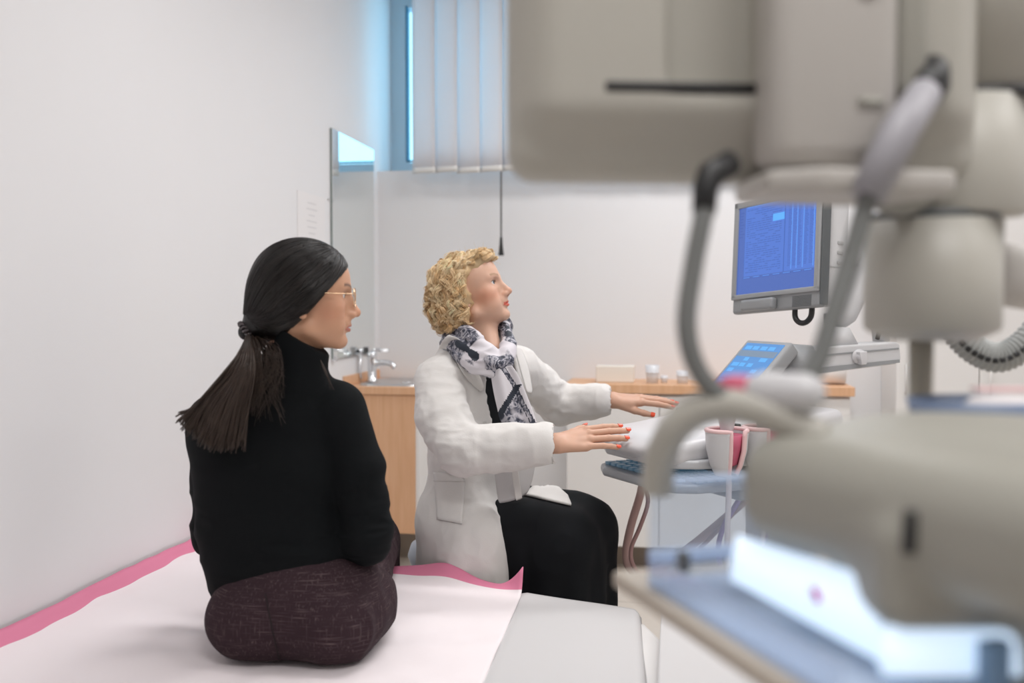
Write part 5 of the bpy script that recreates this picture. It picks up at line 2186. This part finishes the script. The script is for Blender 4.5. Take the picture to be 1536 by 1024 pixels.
f.cone(DO + DR @ A(0, 0.02, -0.075), W(738, 525, 2.87), 0.022, 0.030, 0.03)
V1, Q1 = f.mesh()
V1 = relax(V1, Q1, 1)
C1 = head_colors(V1, DO, DR, (0.66, 0.41, 0.30), (0.58, 0.10, 0.065), (0.66, 0.24, 0.13), (0.32, 0.20, 0.12), 1)
# torso and arms under the clothes
f = SDF(W(760, 700, 2.85) - A(0.50, 0.55, 0.55), W(760, 700, 2.85) + A(0.50, 0.60, 0.42), 0.0045)
f.chain([Hp, Hp * 0.5 + NB * 0.5, NB - Z3 * 0.06], [0.12, 0.10, 0.09], 0.03, flat=(fd, 1.4))
f.chain([RS, RE, RW], [0.036, 0.030, 0.024], 0.02)
f.chain([LS, LE, LW], [0.036, 0.030, 0.024], 0.02)
f.cone(LS, RS, 0.035, 0.035, 0.03)
f.cone(NB - Z3 * 0.06, NB, 0.06, 0.05, 0.03)
V2, Q2 = f.mesh()
V2 = relax(V2, Q2, 1)
# hands, sculpted finer
f = SDF(RW - A(0.10, 0.12, 0.10), RW + A(0.26, 0.22, 0.12), 0.0018)
rh_d = unit(RT * 0.95 + FH * 0.16 + Z3 * 0.17)
r_tips = add_hand(f, RW + RT * 0.012, rh_d, FH * 0.80 + Z3 * 0.50, -1.0, (0.10, 0.08, 0.10, 0.12), 0.055, 0.12, 1.08)
f.frame(A(0, 0, 0), np.eye(3))
f.cone(RW + unit(RE - RW) * 0.10, RW + RT * 0.012, 0.031, 0.0265, 0.01, flat=(unit(np.cross(FH * 0.72 + Z3 * 0.62, rh_d)), 1.12))
V3, Q3 = f.mesh()
V3 = relax(V3, Q3, 1)
f = SDF(LW - A(0.14, 0.12, 0.12), LW + A(0.26, 0.18, 0.12), 0.0018)
lh_d = unit(RT * 0.985 - FH * 0.05 + Z3 * 0.03)
l_tips = add_hand(f, LW + RT * 0.012, lh_d, -FH * 0.95 - Z3 * 0.28, 1.0, (0.10, 0.08, 0.09, 0.10), 0.02, 0.16, 1.05, 0.25, 0.38)
f.frame(A(0, 0, 0), np.eye(3))
f.cone(LW + unit(LE - LW) * 0.10, LW + RT * 0.012, 0.030, 0.0255, 0.01)
V4, Q4 = f.mesh()
V4 = relax(V4, Q4, 1)
Vs, Qs, n0 = [], [], 0
for v, q in ((V1, Q1), (V2, Q2), (V3, Q3), (V4, Q4)):
    Vs.append(v)
    Qs.append(q + n0)
    n0 += len(v)
Cb = np.tile(np.array((0.64, 0.38, 0.27)), (len(V2) + len(V3) + len(V4), 1))
Vh = np.concatenate([V2, V3, V4])
Cb = Cb * (1 - 0.10 * (vnoise(Vh, 55, 5) * 0.5 + 0.5))[:, None]
np_obj('body', np.concatenate(Vs), np.concatenate(Qs), M_skin, doc, np.concatenate([C1, Cb]))
eyes(DO, DR, doc, (0.07, 0.08, 0.11), (0.15, 1, 0.1))
nails(r_tips, doc, range(5), M_nail)
nails(l_tips, doc, range(5), M_nail)

# black dress: top and long skirt
M_dress = mat('black_dress', (0.006, 0.007, 0.009), 0.8, spec=0.2)
f = SDF(W(790, 760, 2.8) - A(0.45, 0.50, 0.62), W(790, 760, 2.8) + A(0.36, 0.45, 0.50), 0.005)
f.chain([Hp, Hp * 0.55 + NB * 0.45, NB - Z3 * 0.10], [0.165, 0.135, 0.130], 0.03, flat=(fd, 1.40))
f.cone(LS - Z3 * 0.02, RS - Z3 * 0.02, 0.04, 0.04, 0.03)
HR_, HL_ = Hp + rd * 0.085 - Z3 * 0.01, Hp - rd * 0.085 - Z3 * 0.01
fl = unit(RT * 0.91 - FH * 0.41)
rl2 = unit(np.cross(fl, Z3))
KR_, KL_ = HR_ + fl * 0.335 - Z3 * 0.015, HL_ + fl * 0.30 + rl2 * 0.02 - Z3 * 0.01
f.chain([HR_, KR_], [0.098, 0.082], 0.03)
f.chain([HL_, KL_], [0.115, 0.080], 0.05)
for t in np.linspace(0.5, 1.0, 8):
    a, c = HR_ * (1 - t) + KR_ * t, HL_ * (1 - t) + KL_ * t
    m_ = (a + c) / 2
    f.chain([a, a * A(1, 1, 0) + A(0, 0, 0.16) + fl * 0.015 * t], [0.075, 0.080], 0.05)
    f.chain([c, c * A(1, 1, 0) + A(0, 0, 0.16) + fd * 0.015 * t], [0.075, 0.080], 0.05)
    f.chain([m_ - Z3 * 0.01, m_ * A(1, 1, 0) + A(0, 0, 0.16)], [0.075, 0.08], 0.05)
f.box(A(Hp[0], Hp[1], -0.15) + fd * 0.3, (0.7, 0.7, 0.25), 0, 0.01, sub=True)
V, Qd = f.mesh()
V = relax(V, Qd, 4)
N = normals(V, Qd)
kc = (KR_ + KL_) / 2
ang = np.arctan2((V - kc) @ rl2, (V - kc + fl * 0.18) @ fl)
below = np.clip((0.62 - V[:, 2]) / 0.22, 0, 1)
V = V + N * (0.008 * np.sin(ang * 17 + 3 * vnoise(V, 3, 8)) * below)[:, None]
V = folds(V, Qd, 0.004, 9, 31)
np_obj('black_dress', V, Qd, M_dress, doc)
bvdress = surf(V, Qd)

# lab coat: hollow, open at the front
M_coat = mat('lab_coat_cotton', (0.72, 0.70, 0.68), 0.85, spec=0.2, bump=0.12, bscale=260)
f = SDF(W(740, 690, 2.9) - A(0.46, 0.52, 0.50), W(740, 690, 2.9) + A(0.48, 0.55, 0.42), 0.0045)
cs = W(716, 650, 2.94)


def coat_body(g, e, kk):
    g.chain([W(722, 838, 2.93), Hp + Z3 * 0.0, cs, NB - Z3 * 0.085], [0.182 + e, 0.172 + e, 0.155 + e, 0.160 + e], kk, flat=(fd, 1.34))
    g.cone(LS, RS, 0.060 + e, 0.060 + e, 0.05)
    g.cone(NB - Z3 * 0.07, NB - Z3 * 0.012, 0.085 + e, 0.070 + e, 0.03)
    g.cone(HR_ + rd * 0.0, HR_ + fd * 0.10 + rd * 0.02 - Z3 * 0.03, 0.125 + e, 0.12 + e, 0.05)
    g.cone(HR_ + rd * 0.0 - Z3 * 0.12, HR_ + fd * 0.10 + rd * 0.02 - Z3 * 0.12, 0.120 + e, 0.118 + e, 0.05)


coat_body(f, 0.0, 0.04)
g2 = SDF(f.lo, f.lo + (f.n - 1) * f.h, f.h)
coat_body(g2, -0.013, 0.04)
# front opening, from the collar to the hem
ft = lambda al, h, r: (NB * A(1, 1, 0) + Z3 * h) + (fd * math.cos(al) + rd * math.sin(al)) * r
op = SDF(f.lo, f.lo + (f.n - 1) * f.h, f.h)
od = unit(fd * math.cos(0.02) + rd * math.sin(0.02))
for t in np.linspace(0.05, 0.62, 14):
    c_ = NB * (1 - t) + Hp * t
    op.cone(c_ + od * 0.05, c_ + od * 0.30, 0.068 - 0.020 * max(0, t - 0.3) / 0.3, 0.072 - 0.020 * max(0, t - 0.3) / 0.3, 0.004)
op.chain([W(770, 672, 2.75), W(798, 740, 2.72), W(855, 800, 2.72), W(900, 900, 2.70)], [0.042, 0.075, 0.165, 0.230], 0.02)
f.D = np.maximum(f.D, -np.minimum(g2.D, op.D)[:f.D.shape[0], :f.D.shape[1], :f.D.shape[2]]).astype(np.float32)
f.box(A(Hp[0], Hp[1], 0.36), (0.6, 0.6, 0.115), 0, 0.004, sub=True)
f.chain([RS, W(664, 630, 2.76), RE, RE * 0.55 + RW * 0.45, RE * 0.06 + RW * 0.94], [0.073, 0.070, 0.064, 0.058, 0.058], 0.022)
f.cone(RE * 0.32 + RW * 0.68, RW + RT * 0.03, 0.045, 0.052, 0, sub=True)
f.chain([LS, (LS + LE) / 2 + Z3 * 0.004, LE, LE * 0.1 + LW * 0.9], [0.070, 0.064, 0.060, 0.050], 0.022)
f.cone(LE * 0.4 + LW * 0.6, LW + RT * 0.03, 0.036, 0.043, 0, sub=True)
f.cone(NB - Z3 * 0.10, DO + DR @ A(0, 0, 0), 0.060, 0.07, 0.0, sub=True)
V, Qd = f.mesh()
V = relax(V, Qd, 3)
dse = np.minimum(np.linalg.norm(V - RE, axis=1), np.linalg.norm(V - (RS * 0.55 + RE * 0.45), axis=1))
dle = np.linalg.norm(V - LE, axis=1)
V = folds(V, Qd, 0.0065, 15, 41, np.diag([0.7, 0.7, 1.3]), np.exp(-(dse / 0.14) ** 2) + np.exp(-(dle / 0.15) ** 2))
V = folds(V, Qd, 0.0022, 26, 44, np.diag([0.5, 0.5, 1.2]), np.exp(-(dse / 0.15) ** 2) + np.exp(-(dle / 0.16) ** 2))
V = folds(V, Qd, 0.0042, 7, 43, np.diag([1.0, 1.0, 0.5]))
V = folds(V, Qd, 0.0018, 24, 47, np.diag([1.0, 1.0, 0.7]))
coat = np_obj('lab_coat', V, Qd, M_coat, doc)
bvc = surf(V, Qd)
M_stitch = mat('coat_stitch', (0.60, 0.58, 0.56), 0.9)


def patch(pts4, nu, nv, off, t, name, m, parent, bv_=None):
    """A cloth patch laid on the coat between four lines of sight."""
    G = np.zeros((nv + 1, nu + 1, 3))
    last = None
    for j in range(nv + 1):
        for i in range(nu + 1):
            u, v = i / nu, j / nv
            p = (A(*pts4[0]) * (1 - u) + A(*pts4[1]) * u) * (1 - v) + (A(*pts4[3]) * (1 - u) + A(*pts4[2]) * u) * v
            q = hit(bv_ or bvc, p[0], p[1], off)
            if q is None or (last is not None and np.linalg.norm(q - last) > 0.12):
                q = last if last is not None else W(p[0], p[1], 2.75)
            G[j, i] = last = q
        last = G[j, 0]
    b = MB()
    b.sheet(G, t)
    return b.build(name, m, parent, True)


pk = patch([(652, 708), (698, 708), (694, 786), (657, 779)], 12, 18, 0.0035, 0.0035, 'hip_pocket', M_coat, coat)
pp = [hit(bvc, x, y, 0.006) for x, y in [(652 + 46 * t, 722) for t in np.linspace(0, 1, 12)]]
b = MB()
b.tube([q for q in pp if q is not None], 0.0009, 5)
b.build('pocket_stitch', M_stitch, pk, True)
for x, y in ((720, 585), (727, 634)):
    q = hit(bvc, x, y, 0.001)
    b = MB()
    b.lathe(q, unit(CAM - q), [(0, 0), (0.0058, 0), (0.0058, 0.002), (0.004, 0.003), (0, 0.003)], 16)
    b.build('button', M_stitch, coat, True)
# collar and lapel
def leaf(rows, t, name, m, parent):
    G = np.array([[np.asarray(p) for p in spline(r, 10)] for r in rows])
    b = MB()
    b.sheet(G, t)
    return b.build(name, m, parent, True, sub=1)


def hq(x, y, off, d=2.8):
    q = hit(bvc, x, y, off)
    return q if q is not None else W(x, y, d)


leaf([[hq(672, 501, 0.012), W(690, 508, 2.80), W(704, 524, 2.775)],
      [hq(662, 512, 0.012), hq(676, 520, 0.014), hq(690, 530, 0.012)],
      [hq(661, 526, 0.010), hq(672, 528, 0.010), hq(684, 525, 0.009)]], 0.005, 'collar', M_coat, coat)
leaf([[hq(686, 524, 0.013), W(705, 536, 2.775), W(717, 556, 2.755), W(727, 580, 2.75)],
      [hq(684, 536, 0.012), hq(697, 548, 0.013), hq(713, 566, 0.012), hq(724, 584, 0.006)],
      [hq(683, 548, 0.010), hq(691, 560, 0.009), hq(706, 576, 0.008), hq(721, 588, 0.004)]], 0.005, 'lapel', M_coat, coat)
leaf([[W(770, 520, 2.85), W(778, 550, 2.84), W(790, 590, 2.83)], [W(782, 520, 2.90), W(794, 552, 2.88), W(800, 590, 2.87)]], 0.005, 'lapel', M_coat, coat)
# grey inner facing and the coat's front panel lying over the lap
M_inner = mat('coat_inner_grey', (0.58, 0.565, 0.565), 0.9)
leaf([[W(738, 670, 2.765), W(765, 672, 2.75), W(800, 668, 2.78)], [W(742, 715, 2.755), W(772, 712, 2.735), W(806, 700, 2.78)], [W(747, 757, 2.745), W(770, 752, 2.725), W(792, 741, 2.75)]], 0.005, 'inner_facing', M_inner, coat)
leaf([[W(767, 700, 2.722), W(777, 700, 2.720)], [W(770, 728, 2.716), W(780, 727, 2.714)], [W(774, 752, 2.716), W(784, 748, 2.714)]], 0.004, 'inner_band', M_coat, coat)
patch([(786, 744), (818, 716), (852, 746), (856, 760)], 12, 10, 0.006, 0.006, 'lap_panel', M_coat, coat, bvdress)

# scarf
m = bpy.data.materials.new('paisley_scarf')
m.use_nodes = True
nt = m.node_tree
b_ = nt.nodes['Principled BSDF']
b_.inputs['Roughness'].default_value = 0.6
tc = nt.nodes.new('ShaderNodeTexCoord')
nz = nt.nodes.new('ShaderNodeTexNoise')
nz.inputs['Scale'].default_value = 12
nz.inputs['Detail'].default_value = 1
vo = nt.nodes.new('ShaderNodeTexNoise')
vo.inputs['Scale'].default_value = 48
vo.inputs['Detail'].default_value = 3
vo.inputs['Distortion'].default_value = 2.2
r1 = nt.nodes.new('ShaderNodeValToRGB')
e_ = r1.color_ramp.elements
e_[0].position, e_[0].color = 0.40, (0.022, 0.026, 0.045, 1)
e_[1].position, e_[1].color = 0.60, (0.42, 0.41, 0.45, 1)
x_ = e_.new(0.47)
x_.color = (0.07, 0.075, 0.11, 1)
x_ = e_.new(0.52)
x_.color = (0.24, 0.24, 0.28, 1)
r2 = nt.nodes.new('ShaderNodeValToRGB')
r2.color_ramp.elements[0].position, r2.color_ramp.elements[1].position = 0.57, 0.62
mx = nt.nodes.new('ShaderNodeMix')
mx.data_type = 'RGBA'
mx.inputs['B'].default_value = (0.66, 0.63, 0.67, 1)
nt.links.new(tc.outputs['Object'], nz.inputs['Vector'])
nt.links.new(tc.outputs['Object'], vo.inputs['Vector'])
nt.links.new(vo.outputs['Fac'], r1.inputs['Fac'])
nt.links.new(nz.outputs['Fac'], r2.inputs['Fac'])
nt.links.new(r2.outputs['Color'], mx.inputs['Factor'])
nt.links.new(r1.outputs['Color'], mx.inputs['A'])
nt.links.new(mx.outputs['Result'], b_.inputs['Base Color'])
M_scarf = m
M_navy = mat('navy_scarf_border', (0.012, 0.018, 0.032), 0.6)
M_scw = mat('scarf_white', (0.68, 0.655, 0.69), 0.65)
f = SDF(W(735, 540, 2.88) - A(0.20, 0.2, 0.16), W(735, 540, 2.88) + A(0.20, 0.25, 0.14), 0.003)
lp1 = spline([W(756, 488, 2.98), W(735, 500, 3.06), W(700, 508, 3.03), W(676, 512, 2.92), W(690, 522, 2.83), W(716, 534, 2.79), W(738, 545, 2.775)], 40)
lp2 = spline([W(754, 488, 2.97), W(762, 510, 2.86), W(760, 530, 2.80), W(750, 545, 2.775)], 24)
lp3 = spline([W(684, 500, 2.90), W(704, 502, 2.82), W(720, 520, 2.79), W(740, 538, 2.78)], 24)
rad = lambda n, a, c: list(np.linspace(a, c, n))
f.chain(lp1, rad(len(lp1), 0.026, 0.030), 0.008)
f.chain(lp2, rad(len(lp2), 0.016, 0.024), 0.008)
f.chain(lp3, rad(len(lp3), 0.020, 0.024), 0.006)
f.chain([W(690, 530, 2.81), W(712, 548, 2.775), W(738, 556, 2.765)], [0.022, 0.024, 0.020], 0.004)
f.ell(W(744, 546, 2.765), (0.032, 0.03, 0.026), 0.006)
f.ell(W(758, 543, 2.775), (0.022, 0.026, 0.024), 0.004)
V, Qd = f.mesh()
V = relax(V, Qd, 1)
tw_ = vnoise(V @ np.diag([0.5, 0.5, 1.5]), 40, 51)
V = V + normals(V, Qd) * (0.004 * (1 - 2 * np.abs(tw_)))[:, None]
fc = V[Qd].mean(1)
mi = np.zeros(len(Qd), int)


def near_line(P, pts, r):
    d = np.full(len(P), 9.0)
    for a, c in zip(pts[:-1], pts[1:]):
        ab = c - a
        t = np.clip(((P - a) @ ab) / (ab @ ab), 0, 1)
        d = np.minimum(d, np.linalg.norm(P - a - t[:, None] * ab, axis=1))
    return d < r


mi[near_line(fc, [W(684, 512, 2.79), W(700, 524, 2.76), W(712, 534, 2.75)], 0.014)] = 1
mi[near_line(fc, [W(758, 490, 2.94), W(763, 505, 2.85)], 0.011)] = 1
mi[near_line(fc, [W(752, 510, 2.84), W(757, 535, 2.775)], 0.016)] = 2
mi[near_line(fc, [W(695, 545, 2.77), W(715, 558, 2.75), W(735, 562, 2.745)], 0.013)] = 2
sc_ = np_obj('scarf', V, Qd, [M_scarf, M_navy, M_scw], doc, mi=mi)
# hanging ends of the scarf
rows = []
tl_l = spline([(737, 552), (737, 566), (741, 590), (746, 612), (750, 628), (759, 641), (771, 647)], 60)
tl_r = spline([(768, 548), (777, 562), (786, 582), (795, 605), (801, 622), (805, 636), (808, 648)], 60)
n_t = min(len(tl_l), len(tl_r))
Ga, Px = np.zeros((n_t, 37, 3)), np.zeros((n_t, 37, 2))
for i in range(n_t):
    for j in range(37):
        u = j / 36
        p2 = tl_l[i] * (1 - u) + tl_r[i] * u
        w_ = i / (n_t - 1)
        dep = 2.748 - 0.022 * w_ + 0.010 * math.sin(u * 9.5 + 1.2 + w_) * (0.5 + 0.5 * w_) + 0.02 * (u - 0.5) ** 2
        Ga[i, j] = W(p2[0], p2[1], dep)
        Px[i, j] = p2
b = MB()
b.sheet(Ga, 0.003)
tl_o = b.build('scarf_end', [M_scarf, M_navy, M_scw], sc_, True)


def d2(p, pts):
    best = 99
    for a, c in zip(pts[:-1], pts[1:]):
        a, c = A(*a), A(*c)
        t = np.clip((p - a) @ (c - a) / ((c - a) @ (c - a)), 0, 1)
        best = min(best, np.linalg.norm(p - a - t * (c - a)))
    return best


mi = []
for p in tl_o.data.polygons:
    ids = [v % (n_t * 37) for v in p.vertices]
    c = Px.reshape(-1, 2)[ids].mean(0)
    dg = (c - A(777, 577)) @ unit(A(50, 30))
    rb = d2(c, [(752, 549), (770, 575), (787, 610), (804, 642)])
    q = 2
    if abs(dg) < 4.2 and c[1] > 576:
        q = 1
    elif c[1] > 640 and (c[0] > 800 or c[0] < 768) or c[1] > 645:
        q = 1
    elif rb < 3.6:
        q = 0 if rb < 2.4 else 1
    elif dg > 0 and c[0] < 787 - (610 - c[1]) * 0.5 and c[1] > 580:
        q = 0
    mi.append(q)
tl_o.data.polygons.foreach_set('material_index', mi)

# curly blonde hair
M_blond = mat('blonde_hair', (0.55, 0.37, 0.185), 0.42, spec=0.4, noise=0.35, nscale=28, attr='Col')


def DL(*p):
    return DO + DR @ A(*p)


f = SDF(DO - A(0.22, 0.22, 0.22), DO + A(0.22, 0.22, 0.22), 0.0035)
f.frame(DO, DR)
f.ell((0, -0.018, 0.038), (0.088, 0.106, 0.096))
f.ell((0, -0.080, -0.020), (0.082, 0.050, 0.075), 0.03)
f.ell((0, 0.060, 0.096), (0.052, 0.036, 0.026), 0.02)
for s in (-1, 1):
    f.ell((s * 0.066, -0.048, -0.030), (0.034, 0.040, 0.060), 0.02)
    f.ell((s * 0.070, -0.012, 0.040), (0.022, 0.030, 0.044), 0.02)
f.box((0, 0.008 + 0.10, -0.035), (0.3, 0.10, 0.10), 0.03, 0.01, sub=True)
f.ell((0, 0.078, 0.044), (0.075, 0.050, 0.040), 0.01, sub=True)
f.box((0, 0.10 - 0.018, -0.14), (0.3, 0.10, 0.09), 0.03, 0.01, sub=True)
V, Qd = f.mesh()
V = relax(V, Qd, 2)
V = V + normals(V, Qd) * (0.006 * (1 - 2 * np.abs(vnoise(V, 34, 61))))[:, None]
Cc = np.tile(np.array((0.70, 0.50, 0.28)), (len(V), 1)) * (0.85 + 0.25 * vnoise(V, 40, 3))[:, None]
dh = np_obj('hair', V, Qd, M_blond, doc, np.clip(Cc, 0, 1))
r_ = np.random.default_rng(12)
paths, cols = [], []
idx = r_.choice(len(V), 640, replace=False)
Nn = normals(V, Qd)
Xr, Yf, Zu = DR[:, 0], DR[:, 1], DR[:, 2]
for k in idx:
    p, n_ = V[k], Nn[k]
    Lp = (p - DO) @ DR
    top = Lp[2] > 0.082
    if Lp[1] > 0.022 and Lp[2] < 0.088:
        continue
    if (n_ @ Yf > 0.75 and not top and Lp[1] > -0.03) or (n_ @ Zu < -0.5 and Lp[1] > -0.02):
        continue
    if top:
        down = unit(-Yf * 0.7 + Xr * np.sign(Lp[0]) * 0.8 - Zu * 0.2)
        Ln, Rc, turns = r_.uniform(0.03, 0.05), r_.uniform(0.002, 0.006), r_.uniform(0.5, 1.1)
        if Lp[1] > 0.055 and r_.random() < 0.4:
            down, Ln = unit(Yf * 0.7 - Zu * 0.25 + Xr * r_.uniform(-0.5, 0.5)), 0.018
    else:
        back = min(0.55, 0.25 + max(0, Lp[1] + 0.05) * 4)
        down = unit(-Zu - Yf * back)
        Ln, Rc, turns = r_.uniform(0.035, 0.065), r_.uniform(0.006, 0.016), r_.uniform(0.5, 1.2)
        if Lp[2] < -0.04:
            Ln *= 0.6
    down = unit(down - n_ * (down @ n_) * 0.95)
    sd_ = np.cross(n_, down)
    ph0 = r_.uniform(0, 6.28)
    hand = r_.choice([-1, 1])
    shade = r_.uniform(0.92, 1.25)
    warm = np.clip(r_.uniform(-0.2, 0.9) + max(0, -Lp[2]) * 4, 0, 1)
    for s in range(20):
        o1 = r_.normal(0, 0.0030, 3)
        dph = r_.normal(0, 0.30)
        rs_ = r_.uniform(0.55, 1.25)
        P = []
        for t in np.linspace(0, 1, 18):
            a = ph0 + dph + hand * turns * 6.28 * t
            env = 0.45 + 0.55 * math.sin(math.pi * min(1, t * 0.9 + 0.1))
            curl_in = -n_ * 0.016 * t * t + down * (-0.012 * t * t)
            P.append(p + o1 * (0.5 + t) + down * Ln * t + curl_in + (sd_ * math.cos(a) + n_ * math.sin(a) * 0.8) * Rc * rs_ * env + n_ * 0.004)
        paths.append(P)
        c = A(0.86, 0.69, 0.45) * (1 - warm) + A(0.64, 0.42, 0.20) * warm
        cols.append(np.clip(c * shade * r_.uniform(0.92, 1.08), 0, 0.95))
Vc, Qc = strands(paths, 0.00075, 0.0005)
fz = []
for k in range(140):
    u_ = r_.uniform(-0.035, 0.04)
    q0 = A(u_, r_.uniform(0.055, 0.080), 0.112 + r_.uniform(-0.01, 0.006))
    sw = r_.uniform(-0.3, 0.6)
    l = r_.uniform(0.022, 0.034)
    fz.append([DL(*(q0 + A(sw * l * t, l * (0.75 * t - 0.25 * t * t), 0.006 * math.sin(2.4 * t) - l * 0.75 * t * t))) for t in np.linspace(0, 1, 10)])
for k in r_.choice(len(V), 420, replace=False):
    p, n_ = V[k], Nn[k]
    if n_ @ Yf > 0.6 and (p - DO) @ Zu < 0.07:
        continue
    d1_ = unit(n_ * r_.uniform(0.5, 1.2) + r_.normal(0, 0.6, 3))
    d2_ = unit(r_.normal(0, 1, 3))
    l = r_.uniform(0.010, 0.024)
    fz.append([p + d1_ * l * t + d2_ * l * 0.5 * math.sin(2.2 * t) * t for t in np.linspace(0, 1, 10)])
Vf, Qf = strands(fz, 0.00035, 0.00015)
tag(np_obj('frizz', Vf, Qf, M_blond, dh, np.tile(A(0.72, 0.54, 0.32), (len(Vf), 1))), kind='stuff')
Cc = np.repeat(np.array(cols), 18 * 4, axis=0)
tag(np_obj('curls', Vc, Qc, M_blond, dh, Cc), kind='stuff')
# earring
b = MB()
q = DL(0.077, -0.004, -0.037)
b.lathe(q, DR[:, 0], [(0, -0.002), (0.0035, -0.001), (0.0035, 0.001), (0, 0.002)], 12)
b.build('ear_stud', M_gold, doc, True)

# stool
sc0 = A(*W(708, 800, 2.97)[:2], 0)
st_ = root('stool', sc0, 'light blue grey padded stool under the doctor in white coat', 'stool')
sz = W(640, 815, 2.95)[2] + 0.03
b = MB()
b.lathe(sc0 + Z3 * (sz - 0.115), Z3, [(0, 0), (0.15, 0.0), (0.185, 0.02), (0.195, 0.05), (0.185, 0.08), (0.15, 0.098), (0, 0.10)], 40)
b.build('seat', mat('blue_grey_vinyl', (0.47, 0.53, 0.62), 0.45), st_, True)
b = MB()
b.lathe(sc0, Z3, [(0, 0.09), (0.03, 0.09), (0.03, 0.28), (0.02, 0.28), (0.02, sz - 0.115), (0, sz - 0.115)], 20)
b.build('gas_column', M_steel, st_, True)
for k in range(5):
    a = 2 * math.pi * k / 5 + 0.5
    e = sc0 + A(0.18 * math.cos(a), 0.18 * math.sin(a), 0)
    b = MB()
    b.tube([sc0 + Z3 * 0.10, e + Z3 * 0.075], [0.028, 0.018], 12)
    lg = b.build('leg', M_steel, st_, True)
    b = MB()
    b.lathe(e - A(-math.sin(a), math.cos(a), 0) * 0.012 + Z3 * 0.029, A(-math.sin(a), math.cos(a), 0), [(0, 0), (0.028, 0), (0.028, 0.024), (0, 0.024)], 16)
    b.box((-0.006, -0.006, 0.02), (0.006, 0.006, 0.07), F4(e, A(1, 0, 0), A(0, 1, 0), Z3))
    b.build('castor', M_black, lg, True)
W = W0
